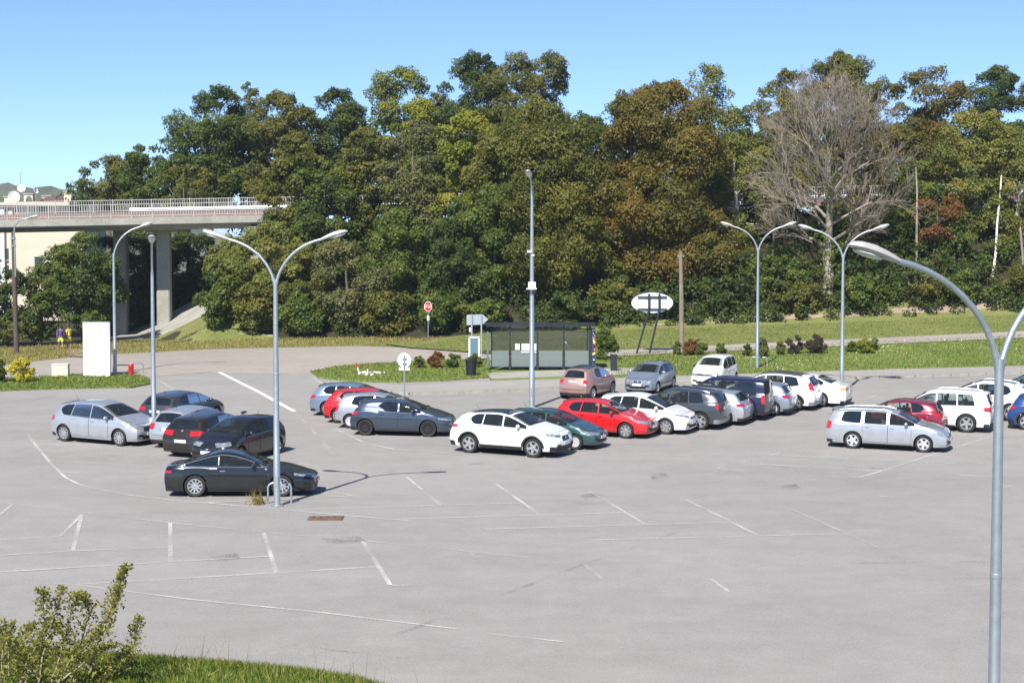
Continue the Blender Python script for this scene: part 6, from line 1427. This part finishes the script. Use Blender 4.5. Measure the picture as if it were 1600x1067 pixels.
mass('undergrowth', bank_spots(170, -15, 44, 117.2, 119.6, 1.0, 3), .45, .95, 260, .11, 'dark', 'added dark growth over bare soil along the front edge of the wood', 3)  # extra clumps, added to darken sunlit soil at the wood's foot
mass('undergrowth', bank_spots(130, -21, 44, 118.4, 124, 1.2, 2), .5, 1.0, 220, .12, 'olive', 'olive brambles along the foot of the wooded bank', 2)
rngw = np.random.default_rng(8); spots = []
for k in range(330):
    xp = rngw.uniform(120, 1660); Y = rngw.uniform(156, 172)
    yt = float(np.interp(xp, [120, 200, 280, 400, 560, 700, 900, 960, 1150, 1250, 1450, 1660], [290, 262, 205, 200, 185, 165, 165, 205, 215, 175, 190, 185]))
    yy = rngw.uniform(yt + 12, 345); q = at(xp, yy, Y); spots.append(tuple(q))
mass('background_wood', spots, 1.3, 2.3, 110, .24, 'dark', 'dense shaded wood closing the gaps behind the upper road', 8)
# --- bare twiggy tree
def bare_tree(x, Y, ytop, wpx):
    s = F_PX / Y; X = (x - CX) / s; g = h(X, Y); H_ = CAM_Z + (HORIZON - ytop) / s - g; rx = wpx / 2 / s
    root = empty('bare_tree', (X, Y, g)); tag(root, 'large half-dead tree with grey bare twigs between the two far right lamps', 'tree', WOOD)
    rng = random.Random(5); tw = MB(); tr = MB()
    tr.tube([(0, 0, -.3), (.05, 0, 1.2), (-.1, .1, 2.6), (.1, .1, H_ * .36), (-.1, .0, H_ * .55), (.15, .1, H_ * .78)], [.46, .38, .34, .26, .17, .06], 10)
    def grow(p, d, L_, r, lev):
        q = p + d * L_; mid = p.lerp(q, .5) + Vector((rng.uniform(-.10, .10), rng.uniform(-.10, .10), .05)) * L_
        (tr if lev < 2 else tw).tube([p, mid, q], [r, r * .8, r * .6], 5 if lev < 2 else 3, cap=False)
        if lev >= 5: return
        for i in range(4 if lev < 4 else 6):
            a = rng.uniform(0, 6.283); sp = rng.uniform(.30, .95)
            e1 = d.cross(Vector((0, 0, 1))); e1 = e1.normalized() if e1.length > .05 else Vector((1, 0, 0)); e2 = d.cross(e1)
            nd = (d + (e1 * math.cos(a) + e2 * math.sin(a)) * sp + Vector((0, 0, .24))).normalized()
            grow(p.lerp(q, rng.uniform(.30, 1.0)), nd, L_ * rng.uniform(.52, .80), max(.010, r * .5), lev + 1)
    nb = 25
    for i in range(nb):
        f = i / (nb - 1); z = H_ * (.16 + .60 * f); a = i * 2.399 + .5
        reach = rx * (.72 + .28 * math.sin(math.pi * min(1, f * 1.15))) * (1 - .5 * f ** 2)
        d = Vector((math.cos(a), math.sin(a) * .75, .35 + 1.0 * f)).normalized()
        grow(Vector((0, .05, z)), d, reach * .64 + .5 * f, .13 * (1 - .55 * f), 1)
    tr.build('trunk', 'grey_bark', root); tw.build('twigs', 'twig', root)
    cs, rs = [], []
    r2 = np.random.default_rng(3)
    for i in range(34):
        a = r2.uniform(0, 6.28); q = r2.uniform(.2, .95); z = H_ * r2.uniform(.35, .95)
        cs.append(np.array([math.cos(a) * rx * q * .9, math.sin(a) * rx * .7 * q, z])); rs.append(r2.uniform(.5, 1.0))
    P_, A_, B_, T_ = clump_leaves(cs, rs, 70, .13, .9, 0, r2, .3)
    link('crown', quads_mesh('crown', P_, A_, B_, T_, LEAF['orange']), None, root)
    ic, ir = [], []
    for i in range(16): ic.append(np.array([r2.normal() * .5, r2.normal() * .4, 2.5 + i * .75])); ir.append(.6)
    P_, A_, B_, T_ = clump_leaves(ic, ir, 300, .11, 1.0, 0, r2, .5)
    link('ivy', quads_mesh('ivy', P_, A_, B_, T_, LEAF['green']), None, root)
bare_tree(1294, 120.6, 98, 262)
def stem(name, pts, r0, r1, m, label):
    pp = [at(a, b, Y) for a, b, Y in pts]; g0 = h(pp[0].x, pp[0].y)
    if pp[0].z > g0 - .1: pp.insert(0, Vector((pp[0].x, pp[0].y, g0 - .2)))
    base = pp[0].copy(); n = len(pp)
    o = MB().tube([p - base for p in pp], [r0 + (r1 - r0) * i / (n - 1) for i in range(n)], 8).build(name, m, None, loc=base)
    tag(o, label, 'tree', 'bare stems in front of the wood'); return o
stem('birch_sapling', [(1546, 470, 121.0), (1550, 440, 121.4), (1556, 395, 122.4), (1558, 350, 123.4), (1563, 300, 124.6), (1566, 255, 126.0)], .13, .045, 'birch', 'leaning white birch trunk near the right edge')
stem('bare_sapling', [(1430, 462, 122.6), (1432, 400, 122.6), (1433, 300, 122.8), (1431, 262, 124.5)], .11, .05, 'grey_bark', 'tall bare pale stem right of the twiggy tree')
stem('bare_sapling', [(1597, 460, 122.6), (1598, 400, 122.6), (1594, 355, 122.6)], .12, .08, 'grey_bark', 'thin brown trunk at the right edge')
stem('bare_sapling', [(1207, 410, 123), (1209, 360, 123), (1208, 300, 123)], .12, .06, 'bark', 'thin stem left of the twiggy tree')

# --- trees left of and under the bridge
LT = 'trees below the bridge at the left'
tree('broadleaf_tree', 130, 362, 512, 118, 126, 'green', 'bright green tree below the bridge in front of the cream house', n=70, zbase=.6, group=LT)
tree('broadleaf_tree', 60, 425, 530, 70, 124.5, 'green', 'dark green tree behind the old wooden lamp pole', n=40, zbase=.6, group=LT)
tree('broadleaf_tree', 8, 415, 540, 70, 123.5, 'dark', 'dark tree at the left edge below the bridge', n=44, zbase=.6, group=LT)
tree('broadleaf_tree', -40, 400, 545, 80, 124, 'green', 'green tree cut by the left edge below the bridge', n=40, zbase=.6, group=LT)
tree('broadleaf_tree', 215, 364, 520, 110, 142.6, 'dark', 'shaded tree seen between the bridge columns', n=50, zbase=.6, group=LT)  # dark leaf colour stands in for deep shade below the deck
tree('broadleaf_tree', 300, 362, 480, 110, 143.5, 'dark', 'shaded tree seen under the bridge right of the front column', n=50, zbase=2, group=LT)  # same dark leaf, deepening the shade by colour
tree('broadleaf_tree', 172, 372, 525, 60, 141.5, 'dark', 'added dark tree in the bridge shade left of the rear column', n=40, zbase=.6, group=LT)  # extra tree, added to darken the space below the deck
tree('broadleaf_tree', 250, 366, 520, 90, 144.5, 'dark', 'added dark tree directly behind the front bridge column', n=40, zbase=.6, group=LT)  # also added to close the bright gap with dark leaves
bush('wild_bush', 15, 500, 548, 60, 121.5, 'olive', 'low bush at the foot of the old wooden lamp pole', group='bushes along the wood edge', n=16, per=500, size=.1)

# --- planted bushes on the verges
def gb(x, yb): p = G(x, yb); return p.y
SH = 'small planted shrubs on the verge'
for (x, yt, yb, w, lf, lb) in [
    (32, 557, 600, 36, 'yellow', 'round golden yellow bush on the grass island at the left'),
    (-4, 562, 600, 26, 'dark', 'dark bush at the left edge beside the golden bush'),
    (655, 557, 577, 17, 'green', 'small green shrub left of the red-leaved shrub by the roundel sign'),
    (681, 550, 577, 25, 'rust', 'red-leaved shrub on the middle grass island'),
    (707, 553, 577, 26, 'green', 'loose green shrub right of the red-leaved shrub'),
    (741, 553, 576, 24, 'green', 'green shrub growing above the wire litter bin'),
    (945, 516, 565, 38, 'green', 'big round green bush right of the bus shelter'),
    (1058, 533, 557, 14, 'green', 'narrow green shrub left of the russet shrub'),
    (1079, 531, 558, 26, 'rust', 'russet shrub at the foot of the wooden pole'),
    (1095, 536, 558, 22, 'green', 'green shrub right of the russet shrub'),
    (1128, 537, 556, 18, 'green', 'small shrub midway between wooden pole and lamp'),
    (1168, 538, 559, 14, 'dark', 'dark narrow shrub just left of the far lamp pole'),
    (1192, 528, 560, 20, 'grey', 'grey thin shrub just right of the far lamp pole'),
    (1220, 533, 557, 14, 'green', 'narrow upright shrub left of the twin purple bushes'),
    (1242, 523, 556, 26, 'purple', 'left one of two dark purple round bushes'),
    (1275, 524, 555, 32, 'purple', 'right one of two dark purple round bushes'),
    (1333, 534, 553, 18, 'green', 'small green shrub left of the yellowish shrub'),
    (1352, 530, 555, 32, 'lime', 'yellowish green shrub right of the second far lamp'),
    (1368, 529, 550, 14, 'grey', 'grey-green shrub right of the yellowish shrub'),
    (1253, 488, 500, 20, 'green', 'low weed clump on the dirt track edge')]:
    Y = gb(x, yb)
    bush('verge_bush', x, yt, yb + 1, w, Y, lf, lb, n=26, per=4200, size=.05, group=SH)

# --- foreground shrub with arching stems and the grass on the bank
def fg_shrub():
    base = at(70, 1060, 18.2); root = empty('foreground_shrub', base); tag(root, 'straggly leafy shrub with arching shoots at the bottom left corner', 'shrub')
    rng = np.random.default_rng(9); rr = random.Random(4)
    shoots = [[(60, 1067), (72, 1000), (68, 945), (66, 925)], [(72, 1000), (88, 955), (97, 921)], [(80, 1067), (100, 1000), (112, 955), (121, 930)], [(110, 1067), (130, 990), (140, 955), (130, 935), (122, 932)],
              [(125, 1067), (150, 1000), (170, 960), (182, 925), (190, 905), (198, 887)], [(140, 1050), (165, 990), (178, 950), (186, 920)], [(190, 1060), (205, 1020), (212, 990), (218, 968)],
              [(0, 1067), (5, 1010), (0, 975)], [(20, 1067), (30, 1010), (45, 990), (50, 978)], [(15, 1067), (14, 1010), (16, 978)], [(40, 1067), (55, 1010), (75, 985), (90, 975)], [(150, 1060), (120, 1010), (95, 990), (80, 970)],
              [(60, 1060), (30, 1030), (10, 1000)], [(100, 1060), (150, 1020), (180, 1010)], [(160, 1067), (185, 1030), (200, 1018)], [(-20, 1067), (-10, 1010), (-14, 970)], [(30, 1067), (60, 1030), (70, 1005)], [(90, 1067), (110, 1030), (140, 1005), (160, 985)]]
    st = MB(); P_, A_, B_, T_ = [], [], [], []
    for si, sh in enumerate(shoots):
        dep = 18.2 + rr.uniform(-.7, .7)
        pts = [at(a, b, dep + k * rr.uniform(-.12, .12)) - base for k, (a, b) in enumerate(sh)]
        dense = []
        for a, b in zip(pts[:-1], pts[1:]):
            for k in range(6): dense.append(a.lerp(b, k / 6) + Vector((rr.uniform(-.01, .01), rr.uniform(-.01, .01), 0)))
        dense.append(pts[-1]); n = len(dense)
        st.tube(dense, [.011 * (1 - .8 * i / n) + .0015 for i in range(n)], 5)
        for i, p in enumerate(dense):
            t = i / n
            for k in range(22 if t > .15 else 16):
                tip = dense[min(i + 1, n - 1)]
                d = unit(rng.normal(size=(1, 3)))[0]; d[2] = abs(d[2]) * .6 + .25
                off = rng.random() * .13 * (1.25 - t * .8)
                c = np.array(p.lerp(tip, rr.random())) + d * (.02 + off)
                s = .027 * (.6 + .8 * rng.random())
                u = unit((d + rng.normal(size=3) * .45)[None])[0]; w_ = unit(np.cross(u, rng.normal(size=3))[None])[0]
                P_.append(c); A_.append(u * s); B_.append(w_ * s * .48); T_.append(rng.random() * .9)
    # denser body of the shrub
    for k in range(1300):
        a = rng.uniform(-30, 175); b = 1068 - (rng.random() ** 1.2) * np.interp(a, [-30, 40, 90, 140, 175], [95, 80, 70, 62, 25])
        c = np.array(at(a, b, 18.2 + rng.normal() * .5) - base); u = unit(rng.normal(size=(1, 3)))[0]; w_ = unit(np.cross(u, rng.normal(size=3))[None])[0]
        s = .028 * (.6 + .8 * rng.random()); P_.append(c); A_.append(u * s); B_.append(w_ * s * .5); T_.append(rng.random() * .8)
    st.build('stem', 'grey_bark', root)
    link('foliage', quads_mesh('foliage', np.array(P_), np.array(A_), np.array(B_), np.array(T_), LEAF['shrub']), None, root)
fg_shrub()
def blades(name, pts, hgt, wid, m, label, cat='grass', lean=.35, rng=RNG):
    n = len(pts); P_ = np.array(pts, dtype=float); up = np.zeros((n, 3)); up[:, 2] = 1
    u = unit(up + rng.normal(size=(n, 3)) * lean); hh = hgt * (.45 + rng.random(n) * .9)
    side = unit(np.cross(u, rng.normal(size=(n, 3))))
    A_ = u * (hh / 2)[:, None]; B_ = side * (wid * (.6 + .8 * rng.random(n)))[:, None]
    P_[:, 2] += hh * .45
    o = link(name, quads_mesh(name, P_, A_, B_, rng.random(n) ** 1.3, LEAF[m], 1.0)); tag(o, label, cat, kind='stuff'); return o
# bank grass: denser along the crest
pts = []
for k in range(60000):
    X = RNG.uniform(-9, 1.2); Y = 17.0 + 4.6 * RNG.random() ** 1.0
    pts.append((X, Y, bank_z(X, Y)))
blades('bank_grass', pts, .10, .007, 'blade', 'bright green grass blades on the bank at the bottom left')
pts = []
for k in range(420):
    X = RNG.uniform(-8, 1.0); Y = 18.6 + 1.2 * RNG.random(); pts.append((X, Y, bank_z(X, Y)))
blades('bank_weeds', pts, .42, .004, 'straw', 'thin dry grass stalks along the crest of the bank', lean=.22)
# tufts on verges, so edges are uneven
def inside_poly(x, y, poly):
    c = False; j = len(poly) - 1
    for i in range(len(poly)):
        if (poly[i][1] > y) != (poly[j][1] > y) and x < (poly[j][0] - poly[i][0]) * (y - poly[i][1]) / (poly[j][1] - poly[i][1]) + poly[i][0]: c = not c
        j = i
    return c
def scatter(poly, n, off):
    xs = [p[0] for p in poly]; ys = [p[1] for p in poly]; out = []
    while len(out) < n:
        x, y = RNG.uniform(min(xs), max(xs)), RNG.uniform(min(ys), max(ys))
        if inside_poly(x, y, poly): out.append((x, y, h(x, y) + off))
    return out
polyL = px((-60, 612), (-60, 596), (60, 591), (130, 587), (215, 588), (236, 594), (234, 602), (205, 607), (100, 609), (0, 612))
polyM = px((485, 583), (520, 575), (600, 569), (660, 566), (765, 562), (768, 591), (700, 596), (620, 599), (540, 597), (498, 592))
polyR = px((768, 563), (950, 557), (1050, 552), (1250, 543), (1450, 534), (1700, 522), (1700, 572), (1400, 580), (1180, 587), (962, 594), (962, 570), (768, 575))
polyS = px((775, 555), (640, 545), (760, 522), (950, 506), (1150, 495), (1350, 480), (1700, 455), (1700, 518), (1450, 530), (1250, 539), (1050, 548), (940, 556))
polyB = px((-60, 575), (0, 570), (130, 557), (330, 547), (560, 541), (640, 542), (700, 530), (560, 528), (420, 524), (300, 520), (200, 535), (110, 540), (0, 545), (-60, 548))
blades('island_grass', scatter(polyL, 9000, .08) , .13, .018, 'blade', 'short green grass on the left island', lean=.5)
blades('island_grass', scatter(polyM, 9000, .08), .13, .018, 'blade', 'short green grass on the middle island', lean=.5)
blades('verge_grass', scatter(polyR, 26000, .11), .14, .020, 'blade', 'green grass along the verge before the footpath', lean=.5)
blades('slope_grass', scatter(polyS, 26000, .09), .10, .022, 'blade', 'short green and yellowish grass on the slope below the wood', lean=.5)
blades('bank_edge_grass', scatter(polyB, 14000, .05), .18, .022, 'straw', 'rough dry grass between road and wood', lean=.4)
fl = scatter(polyR, 800, .20)
fl = [p for p in fl if (math.sin(p[0] * .9) + math.sin(p[1] * 1.7 + p[0] * .3)) > .1 and p[0] > 9]
o = blades('clover_flowers', fl, .06, .035, 'flower', 'white clover flowers in the right verge grass', lean=1.5)
we = G(402, 788); pts = [(we.x + random.gauss(0, .12), we.y + random.gauss(0, .08), we.z) for _ in range(90)]
wd = blades('weed', pts, .45, .012, 'straw', 'dry weed growing beside the lamp guard hoop'); del wd['kind']; wd['category'] = 'weed'

# ================================================================== AIR: thin even haze round the camera and the whole scene
hz_m, hz_nt, hz_out = new_mat('thin_haze')
pv = N(hz_nt, 'ShaderNodeVolumePrincipled'); pv.inputs['Color'].default_value = (0.80, 0.88, 1.0, 1); pv.inputs['Density'].default_value = 0.0002; pv.inputs['Anisotropy'].default_value = 0.2
hz_nt.links.new(pv.outputs[0], hz_out.inputs['Volume'])
hz_o = MB().box((0, 3850, 34), (8200, 8500, 88)).build('haze', hz_m)
tag(hz_o, 'thin pale blue haze filling the air towards the far hill', 'haze', kind='stuff')
